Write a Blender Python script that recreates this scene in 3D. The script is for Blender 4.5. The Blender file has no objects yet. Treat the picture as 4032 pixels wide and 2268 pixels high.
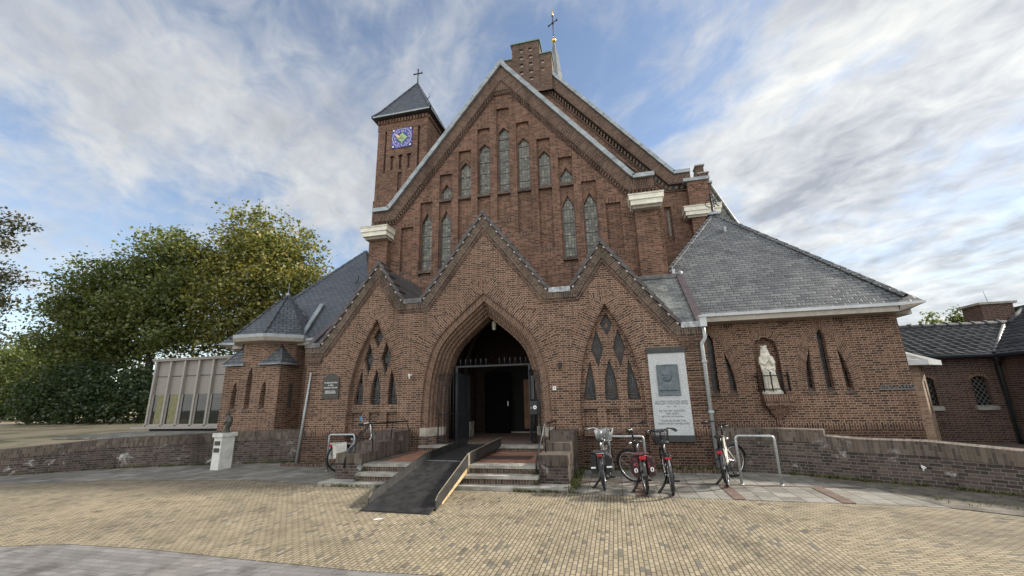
import bpy, math, random
import numpy as np
from math import sin, cos, tan, pi, radians, sqrt, atan2, hypot
from mathutils import Vector as V, Matrix
from mathutils.geometry import tessellate_polygon
random.seed(7); np.random.seed(7)
SC = bpy.context.scene
COL = SC.collection

# ------------------------------------------------------------------ camera, sky, sun, exposure
PITCH, ROLL, YAW, EYE = radians(14.49), radians(-1.325), radians(13.07), 1.65
fw = V((-sin(YAW)*cos(PITCH), cos(YAW)*cos(PITCH), sin(PITCH)))
r0 = V((cos(YAW), sin(YAW), 0)); u0 = r0.cross(fw)
rt = r0*cos(ROLL) + u0*sin(ROLL); up = -r0*sin(ROLL) + u0*cos(ROLL)
cd = bpy.data.cameras.new('camera'); cam = bpy.data.objects.new('camera', cd); COL.objects.link(cam)
cam.matrix_world = Matrix(((rt.x, up.x, -fw.x, 0), (rt.y, up.y, -fw.y, 0), (rt.z, up.z, -fw.z, EYE), (0, 0, 0, 1)))
cd.sensor_width = 36; cd.lens = 14.74; cd.clip_end = 2000; cd.clip_start = 0.05
SC.camera = cam

SUN_EL, SUN_AZ = radians(30), radians(68)      # azimuth from +y (view depth) towards +x
wd = bpy.data.worlds.new('World'); SC.world = wd; wd.use_nodes = True
def build_world():
    nt = wd.node_tree; nt.nodes.clear(); N = nt.nodes.new; L = nt.links.new
    out = N('ShaderNodeOutputWorld'); bg = N('ShaderNodeBackground'); bg.inputs[1].default_value = 0.115
    sky = N('ShaderNodeTexSky'); sky.sky_type = 'NISHITA'; sky.sun_disc = False
    sky.sun_elevation = SUN_EL; sky.sun_rotation = SUN_AZ
    sky.air_density = 1.0; sky.dust_density = 0.25; sky.ozone_density = 1.6
    tc = N('ShaderNodeTexCoord'); sep = N('ShaderNodeSeparateXYZ'); L(tc.outputs['Generated'], sep.inputs[0])
    def M(op, a, b=None, c=None, clamp=False):
        n = N('ShaderNodeMath'); n.operation = op; n.use_clamp = clamp
        for i, x in enumerate((a, b, c)):
            if x is None: continue
            if isinstance(x, (int, float)): n.inputs[i].default_value = x
            else: L(x, n.inputs[i])
        return n.outputs[0]
    X, Y, Z = sep.outputs
    zz = M('ADD', M('MAXIMUM', Z, 0.0), 0.22)
    px, py = M('DIVIDE', X, zz), M('DIVIDE', Y, zz)
    # the cloud sheet is combed along one wind direction
    a = radians(-50)
    s = M('ADD', M('MULTIPLY', px, cos(a)), M('MULTIPLY', py, sin(a)))
    t = M('SUBTRACT', M('MULTIPLY', py, cos(a)), M('MULTIPLY', px, sin(a)))
    def noise(sx, sy, sc, det, rough, off=0.0, dist=0.0):
        cb = N('ShaderNodeCombineXYZ'); L(M('MULTIPLY', s, sx), cb.inputs[0]); L(M('MULTIPLY', t, sy), cb.inputs[1]); cb.inputs[2].default_value = off
        n = N('ShaderNodeTexNoise'); n.inputs['Scale'].default_value = sc; n.inputs['Detail'].default_value = det
        n.inputs['Roughness'].default_value = rough; n.inputs['Distortion'].default_value = dist
        L(cb.outputs[0], n.inputs['Vector']); return n.outputs[0]
    big = noise(0.8, 1.0, 1.4, 6, 0.55, 3.1, 0.5)
    streak = noise(0.8, 1.15, 3.0, 9, 0.58, 8.7, 0.5)
    puff = noise(0.95, 1.1, 9.0, 6, 0.58, 1.2, 0.6)
    wv = M('MULTIPLY', M('SUBTRACT', streak, 0.5), 0.7)
    def smooth_(x, lo, hi):
        r = N('ShaderNodeMapRange'); r.interpolation_type = 'SMOOTHSTEP'; r.inputs['From Min'].default_value = lo; r.inputs['From Max'].default_value = hi; L(x, r.inputs['Value']); return r.outputs[0]
    def bump_(x, c, w): return M('EXPONENT', M('MULTIPLY', M('POWER', M('DIVIDE', M('SUBTRACT', x, c), w), 2.0), -1.0))
    pw = M('ADD', px, wv)
    right = smooth_(pw, 0.0, 0.75)
    band_ = bump_(M('ADD', pw, M('MULTIPLY', py, -0.30)), -1.24, 0.30)
    low_ = M('MULTIPLY', bump_(pw, -1.9, 0.35), 0.8)
    dens = M('ADD', M('ADD', M('MULTIPLY', big, 0.75), M('MULTIPLY', streak, 0.85)), M('MULTIPLY', puff, 0.50))
    dens = M('ADD', dens, M('MULTIPLY', right, 0.37)); dens = M('ADD', dens, M('MULTIPLY', band_, 0.23)); dens = M('ADD', dens, M('MULTIPLY', low_, 0.30))
    dens = M('ADD', dens, M('MULTIPLY', smooth_(M('MULTIPLY', Y, -1.0), -0.15, 0.55), 0.35))  # extra cloud cover added behind the camera, out of view, to light the facade
    mr = N('ShaderNodeMapRange'); mr.interpolation_type = 'SMOOTHSTEP'
    mr.inputs['From Min'].default_value = 0.92; mr.inputs['From Max'].default_value = 1.44
    L(dens, mr.inputs['Value']); cl = mr.outputs[0]
    # cloud tint: thin parts white, thick parts grey, a warm glow towards the sun
    sd = (sin(SUN_AZ)*cos(SUN_EL), cos(SUN_AZ)*cos(SUN_EL), sin(SUN_EL))
    dot = M('ADD', M('ADD', M('MULTIPLY', X, sd[0]), M('MULTIPLY', Y, sd[1])), M('MULTIPLY', Z, sd[2]))
    glow = M('POWER', M('MAXIMUM', dot, 0.0), 5.0)
    shade = M('ADD', M('MULTIPLY', noise(0.8, 1.3, 2.6, 9, 0.57, 21.0, 0.5), 0.62), M('MULTIPLY', noise(0.9, 1.15, 9.0, 6, 0.58, 5.0, 0.6), 0.38))
    br = M('ADD', M('MULTIPLY', M('SUBTRACT', shade, 0.5), M('ADD', 4.2, M('MULTIPLY', right, 4.6))), M('ADD', M('SUBTRACT', 2.95, M('MULTIPLY', right, 0.3)), M('MULTIPLY', glow, 0.9)))
    br = M('MINIMUM', M('MAXIMUM', br, 1.9), 4.3)
    warm = M('MULTIPLY', M('SUBTRACT', br, 2.5), 0.028)
    back = smooth_(M('MULTIPLY', Y, -1.0), -0.15, 0.55)          # brightness added to unseen clouds behind the camera, to light the facade
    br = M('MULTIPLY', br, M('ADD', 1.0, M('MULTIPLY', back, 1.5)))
    ccol = N('ShaderNodeCombineXYZ')
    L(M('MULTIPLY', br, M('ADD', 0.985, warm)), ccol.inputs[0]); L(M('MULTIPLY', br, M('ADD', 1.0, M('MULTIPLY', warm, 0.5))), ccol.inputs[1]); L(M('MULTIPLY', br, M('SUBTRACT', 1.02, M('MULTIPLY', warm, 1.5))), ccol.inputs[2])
    mix = N('ShaderNodeMix'); mix.data_type = 'RGBA'
    hs = N('ShaderNodeHueSaturation'); hs.inputs['Saturation'].default_value = 0.90; hs.inputs['Value'].default_value = 0.80
    L(sky.outputs[0], hs.inputs['Color'])
    L(M('MULTIPLY', cl, 0.88), mix.inputs[0]); L(hs.outputs[0], mix.inputs[6]); L(ccol.outputs[0], mix.inputs[7])
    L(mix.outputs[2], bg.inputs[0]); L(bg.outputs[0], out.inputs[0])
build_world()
sl = bpy.data.lights.new('sun', 'SUN'); sl.energy = 3.4; sl.angle = radians(6); sl.color = (1.0, 0.93, 0.82)
so = bpy.data.objects.new('sun', sl); COL.objects.link(so)
so.rotation_euler = V((sin(SUN_AZ)*cos(SUN_EL), cos(SUN_AZ)*cos(SUN_EL), sin(SUN_EL))).to_track_quat('Z', 'Y').to_euler()
vs = SC.view_settings; vs.view_transform = 'Standard'; vs.look = 'None'; vs.gamma = 1; vs.exposure = 1.1

# ------------------------------------------------------------------ node helpers
class NT:
    def __init__(s, tree): s.t = tree
    def n(s, typ, **kw):
        nd = s.t.nodes.new('ShaderNode'+typ)
        for k, v in kw.items():
            if k[0] == '_': nd.inputs[k[1:].replace('_', ' ')].default_value = v
            else: setattr(nd, k, v)
        return nd
    def l(s, a, b): s.t.links.new(a, b)
    def m(s, op, a, b=None, c=None, clamp=False):
        nd = s.t.nodes.new('ShaderNodeMath'); nd.operation = op; nd.use_clamp = clamp
        for i, x in enumerate((a, b, c)):
            if x is None: continue
            if isinstance(x, (int, float)): nd.inputs[i].default_value = x
            else: s.t.links.new(x, nd.inputs[i])
        return nd.outputs[0]
    def noise(s, vec, scale, det=3, rough=0.5, dist=0.0):
        nd = s.n('TexNoise'); nd.inputs['Scale'].default_value = scale; nd.inputs['Detail'].default_value = det
        nd.inputs['Roughness'].default_value = rough; nd.inputs['Distortion'].default_value = dist
        if vec is not None: s.l(vec, nd.inputs['Vector'])
        return nd.outputs[0]
    def mix(s, f, a, b, blend='MIX'):
        nd = s.t.nodes.new('ShaderNodeMix'); nd.data_type = 'RGBA'; nd.blend_type = blend
        for i, x in ((0, f), (6, a), (7, b)):
            if isinstance(x, (int, float)): nd.inputs[i].default_value = x
            elif isinstance(x, tuple): nd.inputs[i].default_value = x if len(x) == 4 else (*x, 1)
            else: s.t.links.new(x, nd.inputs[i])
        return nd.outputs[2]
    def ramp(s, f, stops, interp='LINEAR'):
        nd = s.n('ValToRGB'); cr = nd.color_ramp; cr.interpolation = interp
        while len(cr.elements) < len(stops): cr.elements.new(0.5)
        for e, (p, c) in zip(cr.elements, stops):
            e.position = p; e.color = (*c, 1) if len(c) == 3 else c
        s.l(f, nd.inputs[0]); return nd.outputs[0]
    def maprange(s, v, a, b, c=0.0, d=1.0, smooth=False):
        nd = s.n('MapRange');
        if smooth: nd.interpolation_type = 'SMOOTHSTEP'
        for i, x in ((1, a), (2, b), (3, c), (4, d)): nd.inputs[i].default_value = x
        s.l(v, nd.inputs[0]); return nd.outputs[0]

MATS = {}
def newmat(name):
    m = bpy.data.materials.new(name); m.use_nodes = True; m.node_tree.nodes.clear()
    h = NT(m.node_tree); out = h.n('OutputMaterial'); b = h.n('BsdfPrincipled'); h.l(b.outputs[0], out.inputs[0])
    MATS[name] = m; return m, h, b
def plain(name, col, rough=0.6, metal=0.0, var=0.12, scale=8.0, bump=0.0, spec=0.5):
    m, h, b = newmat(name)
    pos = h.n('NewGeometry').outputs['Position']
    f = h.noise(pos, scale, 5, 0.6)
    c0 = tuple(max(0, x*(1-var*1.6)) for x in col); c1 = tuple(min(1, x*(1+var*1.6)) for x in col)
    h.l(h.ramp(f, [(0.3, c0), (0.7, c1)]), b.inputs['Base Color'])
    b.inputs['Roughness'].default_value = rough; b.inputs['Metallic'].default_value = metal
    b.inputs['Specular IOR Level'].default_value = spec
    if bump:
        bp = h.n('Bump', _Strength=bump, _Distance=0.01); h.l(h.noise(pos, scale*4, 4, 0.6), bp.inputs['Height']); h.l(bp.outputs[0], b.inputs['Normal'])
    return m

def brick_group():
    g = bpy.data.node_groups.new('flemish_brick', 'ShaderNodeTree')
    for nm, tp, io in (('Vector', 'NodeSocketVector', 'INPUT'), ('Length', 'NodeSocketFloat', 'INPUT'), ('Height', 'NodeSocketFloat', 'INPUT'), ('Joint', 'NodeSocketFloat', 'INPUT'), ('Header', 'NodeSocketFloat', 'INPUT'),
                       ('Rand', 'NodeSocketFloat', 'OUTPUT'), ('Rand2', 'NodeSocketFloat', 'OUTPUT'), ('Mask', 'NodeSocketFloat', 'OUTPUT')):
        g.interface.new_socket(nm, in_out=io, socket_type=tp)
    h = NT(g); gi = g.nodes.new('NodeGroupInput'); go = g.nodes.new('NodeGroupOutput')
    wob = h.n('TexNoise', _Scale=9.0, _Detail=2.0); h.l(gi.outputs[0], wob.inputs['Vector'])
    wv = h.n('VectorMath', operation='MULTIPLY_ADD'); h.l(wob.outputs['Color'], wv.inputs[0]); wv.inputs[1].default_value = (0.012, 0.009, 0); h.l(gi.outputs[0], wv.inputs[2])
    sp = h.n('SeparateXYZ'); h.l(wv.outputs[0], sp.inputs[0]); u, v = sp.outputs[0], sp.outputs[1]
    Ln, H, J, hd = gi.outputs[1], gi.outputs[2], gi.outputs[3], gi.outputs[4]
    U = h.m('MULTIPLY', Ln, h.m('ADD', 1.0, hd))           # stretcher + header
    split = h.m('DIVIDE', 1.0, h.m('ADD', 1.0, hd))
    rv = h.m('DIVIDE', v, H); row = h.m('FLOOR', rv); fv = h.m('FRACT', rv)
    t = h.m('ADD', h.m('DIVIDE', u, U), h.m('MULTIPLY', row, 0.5)); cell = h.m('FLOOR', t); f = h.m('FRACT', t)
    isH = h.m('GREATER_THAN', f, split)
    du = h.m('MULTIPLY', U, h.m('MINIMUM', h.m('MINIMUM', f, h.m('SUBTRACT', 1.0, f)), h.m('ABSOLUTE', h.m('SUBTRACT', f, split))))
    dv = h.m('MULTIPLY', H, h.m('MINIMUM', fv, h.m('SUBTRACT', 1.0, fv)))
    d = h.m('MINIMUM', du, dv)
    mr = h.n('MapRange', interpolation_type='SMOOTHSTEP'); h.l(d, mr.inputs[0]); h.l(h.m('MULTIPLY', J, 0.55), mr.inputs[1]); h.l(h.m('MULTIPLY', J, 1.25), mr.inputs[2])
    cb = h.n('CombineXYZ'); h.l(h.m('ADD', h.m('MULTIPLY', cell, 2.0), isH), cb.inputs[0]); h.l(row, cb.inputs[1])
    wn = h.n('TexWhiteNoise', noise_dimensions='2D'); h.l(cb.outputs[0], wn.inputs['Vector'])
    sc = h.n('SeparateColor'); h.l(wn.outputs['Color'], sc.inputs[0])
    h.l(wn.outputs['Value'], go.inputs[0]); h.l(sc.outputs[1], go.inputs[1]); h.l(mr.outputs[0], go.inputs[2])
    return g
BG = brick_group()
def bricks(name, cols, mortar, L=0.185, H=0.0555, J=0.005, header=0.5, rough=0.85, stain=0.35, plinth=None, band=None, bump=0.35, tint2=None, white=0.0, moss=0.0, first=None, sink=0.0):
    m, h, b = newmat(name)
    uv = h.n('UVMap').outputs[0]; pos = h.n('NewGeometry').outputs['Position']
    spz = h.n('SeparateXYZ'); h.l(pos, spz.inputs[0]); Z = spz.outputs[2]
    vec = uv
    if band:
        s = h.n('SeparateXYZ'); h.l(uv, s.inputs[0]); cb = h.n('CombineXYZ')
        h.l(h.m('SUBTRACT', s.outputs[1], band[0]), cb.inputs[0]); h.l(s.outputs[0], cb.inputs[1])
        inb = h.m('MULTIPLY', h.m('GREATER_THAN', s.outputs[1], band[0]), h.m('LESS_THAN', s.outputs[1], band[1]))
        mv = h.n('Mix', data_type='VECTOR'); h.l(inb, mv.inputs[0]); h.l(uv, mv.inputs[4]); h.l(cb.outputs[0], mv.inputs[5]); vec = mv.outputs[1]
    g = h.t.nodes.new('ShaderNodeGroup'); g.node_tree = BG; h.l(vec, g.inputs[0])
    for i, x in ((1, L), (2, H), (3, J), (4, header)): g.inputs[i].default_value = x
    k = len(cols)
    c = h.ramp(g.outputs[0], [(i/(k-1)*0.98+0.01, cc) for i, cc in enumerate(cols)] if not first else [(0.0, cols[0]), (first, cols[0])]+[(first+0.02+(0.97-first)*i/(k-2), cc) for i, cc in enumerate(cols[1:])])
    fine = h.noise(uv, 60, 3, 0.7)
    c = h.mix(0.5, c, h.ramp(fine, [(0.3, (0.62, 0.62, 0.62)), (0.7, (1.25, 1.22, 1.2))]), 'MULTIPLY')
    mort = h.mix(h.noise(pos, 1.3, 4, 0.6), tuple(x*0.72 for x in mortar), tuple(min(1, x*1.15) for x in mortar))
    c = h.mix(g.outputs[2], mort, c)
    big = h.noise(pos, 0.55, 6, 0.65, 0.4)
    c = h.mix(stain, c, h.ramp(big, [(0.32, (0.50, 0.47, 0.46)), (0.5, (0.95, 0.93, 0.92)), (0.7, (1.22, 1.16, 1.08))]), 'MULTIPLY')
    if plinth:
        zz = h.m('ADD', Z, h.m('MULTIPLY', h.m('SUBTRACT', h.noise(pos, 2.2, 4, 0.6), 0.5), 0.35))
        f = h.maprange(zz, plinth-0.12, plinth+0.10, 1, 0, True)
        c = h.mix(h.m('MULTIPLY', f, 0.95), c, (0.52, 0.50, 0.50), 'MULTIPLY')
    sv = h.n('VectorMath', operation='MULTIPLY'); h.l(pos, sv.inputs[0]); sv.inputs[1].default_value = (2.6, 2.6, 0.28)
    c = h.mix(min(1.0, stain*1.1), c, h.ramp(h.noise(sv.outputs[0], 1.0, 5, 0.65), [(0.34, (0.60, 0.57, 0.56)), (0.48, (1.0, 1.0, 1.0)), (0.66, (1.0, 1.0, 1.0)), (0.78, (1.30, 1.27, 1.24))]), 'MULTIPLY')
    if white:
        wz = h.m('MULTIPLY', h.maprange(h.noise(pos, 2.4, 6, 0.72, 0.6), 0.60, 0.72, 0, 1), white)
        c = h.mix(wz, c, (0.62, 0.62, 0.60))
    if moss:
        f = h.m('MULTIPLY', h.maprange(h.noise(pos, 3.1, 5, 0.7), 0.5, 0.68, 0, 1), moss)
        c = h.mix(f, c, (0.10, 0.11, 0.055))
    h.l(c, b.inputs['Base Color']); b.inputs['Roughness'].default_value = rough; b.inputs['Specular IOR Level'].default_value = 0.3
    bp = h.n('Bump', _Strength=bump, _Distance=0.012)
    hh = h.m('ADD', g.outputs[2], h.m('MULTIPLY', fine, 0.35)); hh = h.m('ADD', hh, h.m('MULTIPLY', g.outputs[1], 0.3))
    if sink: hh = h.m('ADD', hh, h.m('MULTIPLY', h.noise(pos, 0.9, 3, 0.5), sink))
    h.l(hh, bp.inputs['Height']); h.l(bp.outputs[0], b.inputs['Normal'])
    return m

BR = [(0.052, 0.031, 0.026), (0.088, 0.049, 0.038), (0.118, 0.065, 0.049), (0.150, 0.085, 0.063), (0.195, 0.120, 0.091)]
BRD = [(0.040, 0.028, 0.025), (0.075, 0.048, 0.040), (0.11, 0.068, 0.053), (0.15, 0.098, 0.075)]
MORT = (0.42, 0.335, 0.245)
bricks('brick', [(x*1.05, y*0.97, z*0.90) for x, y, z in BR], MORT, J=0.0056, plinth=0.80, band=(0.70, 0.885))
bricks('brick_high', [(x*1.18, y*1.05, z*0.96) for x, y, z in BR], (0.31, 0.24, 0.175), J=0.0045, stain=0.5)
bricks('brick_order', [(0.09, 0.052, 0.038), (0.135, 0.078, 0.057), (0.185, 0.112, 0.082)], (0.40, 0.31, 0.22), stain=0.3, J=0.0045, header=0.0)
bricks('brick_soldier', [(0.055, 0.034, 0.028), (0.095, 0.057, 0.043), (0.145, 0.09, 0.066)], (0.32, 0.25, 0.185), header=0.0, stain=0.6, J=0.0045)
bricks('brick_weathered', BRD, (0.24, 0.215, 0.18), header=0.0, stain=0.8, J=0.0045, white=0.25, moss=0.25)
bricks('brick_low_wall', [(0.038, 0.032, 0.030), (0.062, 0.049, 0.044), (0.088, 0.068, 0.059), (0.125, 0.095, 0.08)], (0.20, 0.185, 0.165), stain=0.8, white=0.75, J=0.0045, moss=0.1)
bricks('brick_low_top', [(0.065, 0.052, 0.045), (0.098, 0.077, 0.065), (0.13, 0.102, 0.085), (0.165, 0.132, 0.11)], (0.17, 0.155, 0.135), header=0.0, stain=0.8, J=0.004, white=0.3, moss=0.25)
bricks('brick_step', [(0.06, 0.042, 0.035), (0.10, 0.070, 0.055), (0.15, 0.105, 0.08)], (0.26, 0.22, 0.175), header=0.0, stain=0.8, white=0.12, moss=0.3)
bricks('brick_annex', [(0.045, 0.027, 0.025), (0.075, 0.043, 0.037), (0.10, 0.057, 0.047)], (0.24, 0.19, 0.15), stain=0.5)
bricks('brick_sunlit', [(0.22, 0.145, 0.10), (0.29, 0.20, 0.14), (0.36, 0.26, 0.19)], (0.40, 0.32, 0.24), stain=0.3)  # bay brick made paler: sunlight from the right is painted into the colour
bricks('brick_shaded', [(0.016, 0.010, 0.009), (0.028, 0.017, 0.014), (0.04, 0.024, 0.019)], (0.055, 0.045, 0.036), stain=0.4)  # brick darkened so that the vestibule's shade sits in its colour
SL = [(0.10, 0.107, 0.112), (0.13, 0.138, 0.142), (0.15, 0.158, 0.16), (0.185, 0.192, 0.192)]
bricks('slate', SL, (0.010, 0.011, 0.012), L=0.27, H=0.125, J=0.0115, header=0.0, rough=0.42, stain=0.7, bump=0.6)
bricks('slate_sky_tint', [(0.085, 0.097, 0.112), (0.104, 0.117, 0.132), (0.123, 0.136, 0.150)], (0.010, 0.012, 0.015), L=0.22, H=0.125, J=0.0105, header=0.0, rough=0.40, stain=0.4, bump=0.6)  # bluer copy of slate: sky reflection on the left roofs painted into it
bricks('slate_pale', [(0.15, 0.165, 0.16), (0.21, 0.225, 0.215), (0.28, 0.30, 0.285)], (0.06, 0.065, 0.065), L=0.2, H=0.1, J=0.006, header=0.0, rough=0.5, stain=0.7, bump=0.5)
bricks('paver', [(0.155, 0.142, 0.118), (0.255, 0.216, 0.150), (0.295, 0.25, 0.174), (0.325, 0.275, 0.192), (0.37, 0.312, 0.218)], (0.145, 0.130, 0.095), L=0.118, H=0.050, J=0.0066, header=0.0, rough=0.9, stain=0.6, bump=0.8, moss=0.30, first=0.05, sink=6.0)
bricks('road_paver', [(0.165, 0.162, 0.156), (0.20, 0.197, 0.19), (0.235, 0.23, 0.222)], (0.16, 0.155, 0.145), L=0.19, H=0.09, J=0.0035, header=0.0, rough=0.9, stain=0.75, bump=0.6, sink=4.0)
bricks('slab', [(0.185, 0.178, 0.158), (0.24, 0.232, 0.21), (0.295, 0.288, 0.262)], (0.085, 0.08, 0.055), L=0.30, H=0.30, J=0.007, header=1.0, rough=0.9, stain=0.75, bump=0.5, moss=0.38)
bricks('red_paver', [(0.135, 0.088, 0.073), (0.165, 0.108, 0.09), (0.195, 0.135, 0.113)], (0.11, 0.09, 0.075), L=0.18, H=0.05, J=0.005, header=0.0, stain=0.7, moss=0.3)
bricks('terracotta', [(0.27, 0.14, 0.095), (0.32, 0.17, 0.115), (0.36, 0.20, 0.14)], (0.19, 0.12, 0.09), L=0.16, H=0.16, J=0.003, header=1.0, rough=0.6, stain=0.5, bump=0.2)
bricks('roof_tile_flat', [(0.05, 0.05, 0.052), (0.075, 0.075, 0.078), (0.10, 0.10, 0.10)], (0.02, 0.02, 0.02), L=0.3, H=0.3, header=1.0, rough=0.6)

plain('stone', (0.36, 0.33, 0.27), 0.9, var=0.25, scale=5, bump=0.4)
plain('stone_step', (0.30, 0.285, 0.25), 0.9, var=0.3, scale=4, bump=0.4)
plain('statue_stone', (0.70, 0.67, 0.58), 0.85, var=0.14, scale=7, bump=0.3)
plain('zinc', (0.285, 0.312, 0.322), 0.45, 0.25, var=0.2, scale=3)
plain('lead', (0.33, 0.345, 0.36), 0.5, 0.2, var=0.45, scale=9)
plain('lead_dark', (0.115, 0.11, 0.11), 0.55, 0.1, var=0.35, scale=6)
plain('coping_tile', (0.060, 0.050, 0.048), 0.38, var=0.4, scale=5)
plain('white_mortar', (0.46, 0.44, 0.41), 0.9, var=0.15)
plain('spire_slate', (0.135, 0.145, 0.15), 0.55, var=0.2, scale=2)
plain('hip_tile', (0.085, 0.062, 0.062), 0.45, var=0.2)
plain('cream_paint', (0.72, 0.695, 0.585), 0.55, var=0.10, scale=5)
plain('white_paint', (0.50, 0.52, 0.525), 0.5, var=0.10, scale=3)
plain('soffit', (0.36, 0.325, 0.275), 0.7, var=0.1)
plain('copper', (0.16, 0.25, 0.215), 0.6, 0.2, var=0.2)
plain('beige_fill', (0.52, 0.43, 0.36), 0.9, var=0.1)
plain('iron', (0.018, 0.018, 0.020), 0.45, 0.2, var=0.2)
plain('iron_grey', (0.026, 0.029, 0.033), 0.5, 0.2, var=0.2)
plain('gold', (0.72, 0.50, 0.14), 0.25, 1.0, var=0.05)
plain('galvanised', (0.40, 0.425, 0.43), 0.42, 0.55, var=0.15, scale=25)
plain('pipe_grey', (0.36, 0.38, 0.385), 0.5, 0.3, var=0.1)
plain('black_board', (0.024, 0.024, 0.024), 0.5, var=0.38, scale=7, bump=0.2)
plain('raw_edge', (0.24, 0.20, 0.145), 0.8, var=0.2)
plain('pine', (0.46, 0.32, 0.17), 0.75, var=0.25, scale=12)
plain('granite_dark', (0.035, 0.038, 0.037), 0.5, var=0.15)
plain('bronze_relief', (0.115, 0.140, 0.155), 0.5, 0.25, var=0.14, scale=14)
plain('bronze', (0.085, 0.085, 0.072), 0.5, 0.35, var=0.25, scale=20)
plain('white_render', (0.62, 0.62, 0.58), 0.85, var=0.12, scale=5, bump=0.3)
plain('sign_dark', (0.050, 0.050, 0.044), 0.6, var=0.12)
plain('letter_white', (0.85, 0.85, 0.85), 0.6, var=0.02)
plain('letter_grey', (0.17, 0.18, 0.18), 0.7, var=0.1)
plain('clock_blue', (0.075, 0.065, 0.36), 0.35, var=0.25, scale=3)
plain('clock_blue_pale', (0.16, 0.17, 0.52), 0.35, var=0.2)
plain('clock_green', (0.34, 0.52, 0.27), 0.35, var=0.12)
plain('clock_dark', (0.015, 0.02, 0.07), 0.4, var=0.1)
plain('clock_white', (0.75, 0.74, 0.78), 0.4, var=0.05)
plain('clock_hand', (0.85, 0.66, 0.36), 0.4, var=0.05)
plain('clad_frame', (0.31, 0.288, 0.255), 0.55, var=0.05)
plain('clad_dark', (0.05, 0.05, 0.05), 0.7)
plain('curtain', (0.20, 0.19, 0.10), 0.9, var=0.2)
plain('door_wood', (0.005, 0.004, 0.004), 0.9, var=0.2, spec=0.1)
plain('orange_wood', (0.20, 0.085, 0.03), 0.6, var=0.2)
plain('bark', (0.050, 0.042, 0.032), 0.9, var=0.35, scale=6, bump=0.6)
plain('rubber', (0.012, 0.012, 0.013), 0.7, var=0.2)
plain('black_paint', (0.012, 0.012, 0.014), 0.25, var=0.1)
plain('silver', (0.55, 0.55, 0.56), 0.28, 0.85, var=0.05)
plain('cream_bike', (0.66, 0.62, 0.52), 0.3, var=0.03)
plain('white_bike', (0.72, 0.73, 0.74), 0.3, var=0.03)
plain('red_light', (0.36, 0.015, 0.022), 0.25, var=0.1)
plain('saddle_black', (0.018, 0.018, 0.018), 0.55, var=0.2)
plain('canvas_black', (0.020, 0.020, 0.022), 0.8, var=0.25)
plain('canvas_white', (0.62, 0.60, 0.53), 0.8, var=0.1)
plain('reflector', (0.8, 0.8, 0.8), 0.4, var=0.02)
plain('mirror_sky_blue', (0.10, 0.32, 0.78), 0.15, var=0.15)  # sky reflection painted as a flat blue mirror colour
plain('mesh_grey', (0.30, 0.32, 0.33), 0.5, 0.4, var=0.1)
plain('mesh_black', (0.022, 0.022, 0.024), 0.5, var=0.1)
plain('paper', (0.75, 0.75, 0.74), 0.8, var=0.05)
plain('earth', (0.115, 0.10, 0.078), 0.95, var=0.4, scale=4, bump=0.5)
plain('mat_brown', (0.055, 0.030, 0.022), 0.95, var=0.25)
plain('interior_dark', (0.010, 0.009, 0.008), 0.9)  # near-black colour stands for the unlit hall behind the door
def floral():
    m, h, b = newmat('canvas_floral'); pos = h.n('TexCoord').outputs['Object']
    v = h.n('TexVoronoi', _Scale=16.0); h.l(pos, v.inputs['Vector'])
    c = h.ramp(v.outputs['Distance'], [(0.0, (0.55, 0.42, 0.34)), (0.15, (0.36, 0.10, 0.06)), (0.27, (0.20, 0.022, 0.035)), (0.40, (0.035, 0.014, 0.018))])
    h.l(c, b.inputs['Base Color']); b.inputs['Roughness'].default_value = 0.6
floral()
def granite():
    m, h, b = newmat('granite'); pos = h.n('NewGeometry').outputs['Position']
    c = h.ramp(h.noise(pos, 70, 3, 0.75), [(0.34, (0.15, 0.16, 0.165)), (0.47, (0.42, 0.44, 0.445)), (0.62, (0.66, 0.68, 0.68))])
    c = h.mix(0.25, c, h.ramp(h.noise(pos, 4, 3), [(0.3, (0.8, 0.8, 0.8)), (0.7, (1.1, 1.1, 1.1))]), 'MULTIPLY')
    h.l(c, b.inputs['Base Color']); b.inputs['Roughness'].default_value = 0.45
granite()
def lawn():
    m, h, b = newmat('lawn'); pos = h.n('NewGeometry').outputs['Position']
    a = h.ramp(h.noise(pos, 30, 5, 0.7), [(0.3, (0.055, 0.066, 0.022)), (0.7, (0.12, 0.13, 0.048))])
    d = h.ramp(h.noise(pos, 45, 5, 0.7), [(0.3, (0.30, 0.24, 0.15)), (0.7, (0.48, 0.39, 0.265))])
    f = h.maprange(h.noise(pos, 0.35, 5, 0.6), 0.34, 0.50, 0, 1)
    h.l(h.mix(f, a, d), b.inputs['Base Color']); b.inputs['Roughness'].default_value = 0.95
    bp = h.n('Bump', _Strength=0.8, _Distance=0.05); h.l(h.noise(pos, 30, 5, 0.7), bp.inputs['Height']); h.l(bp.outputs[0], b.inputs['Normal'])
lawn()
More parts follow.
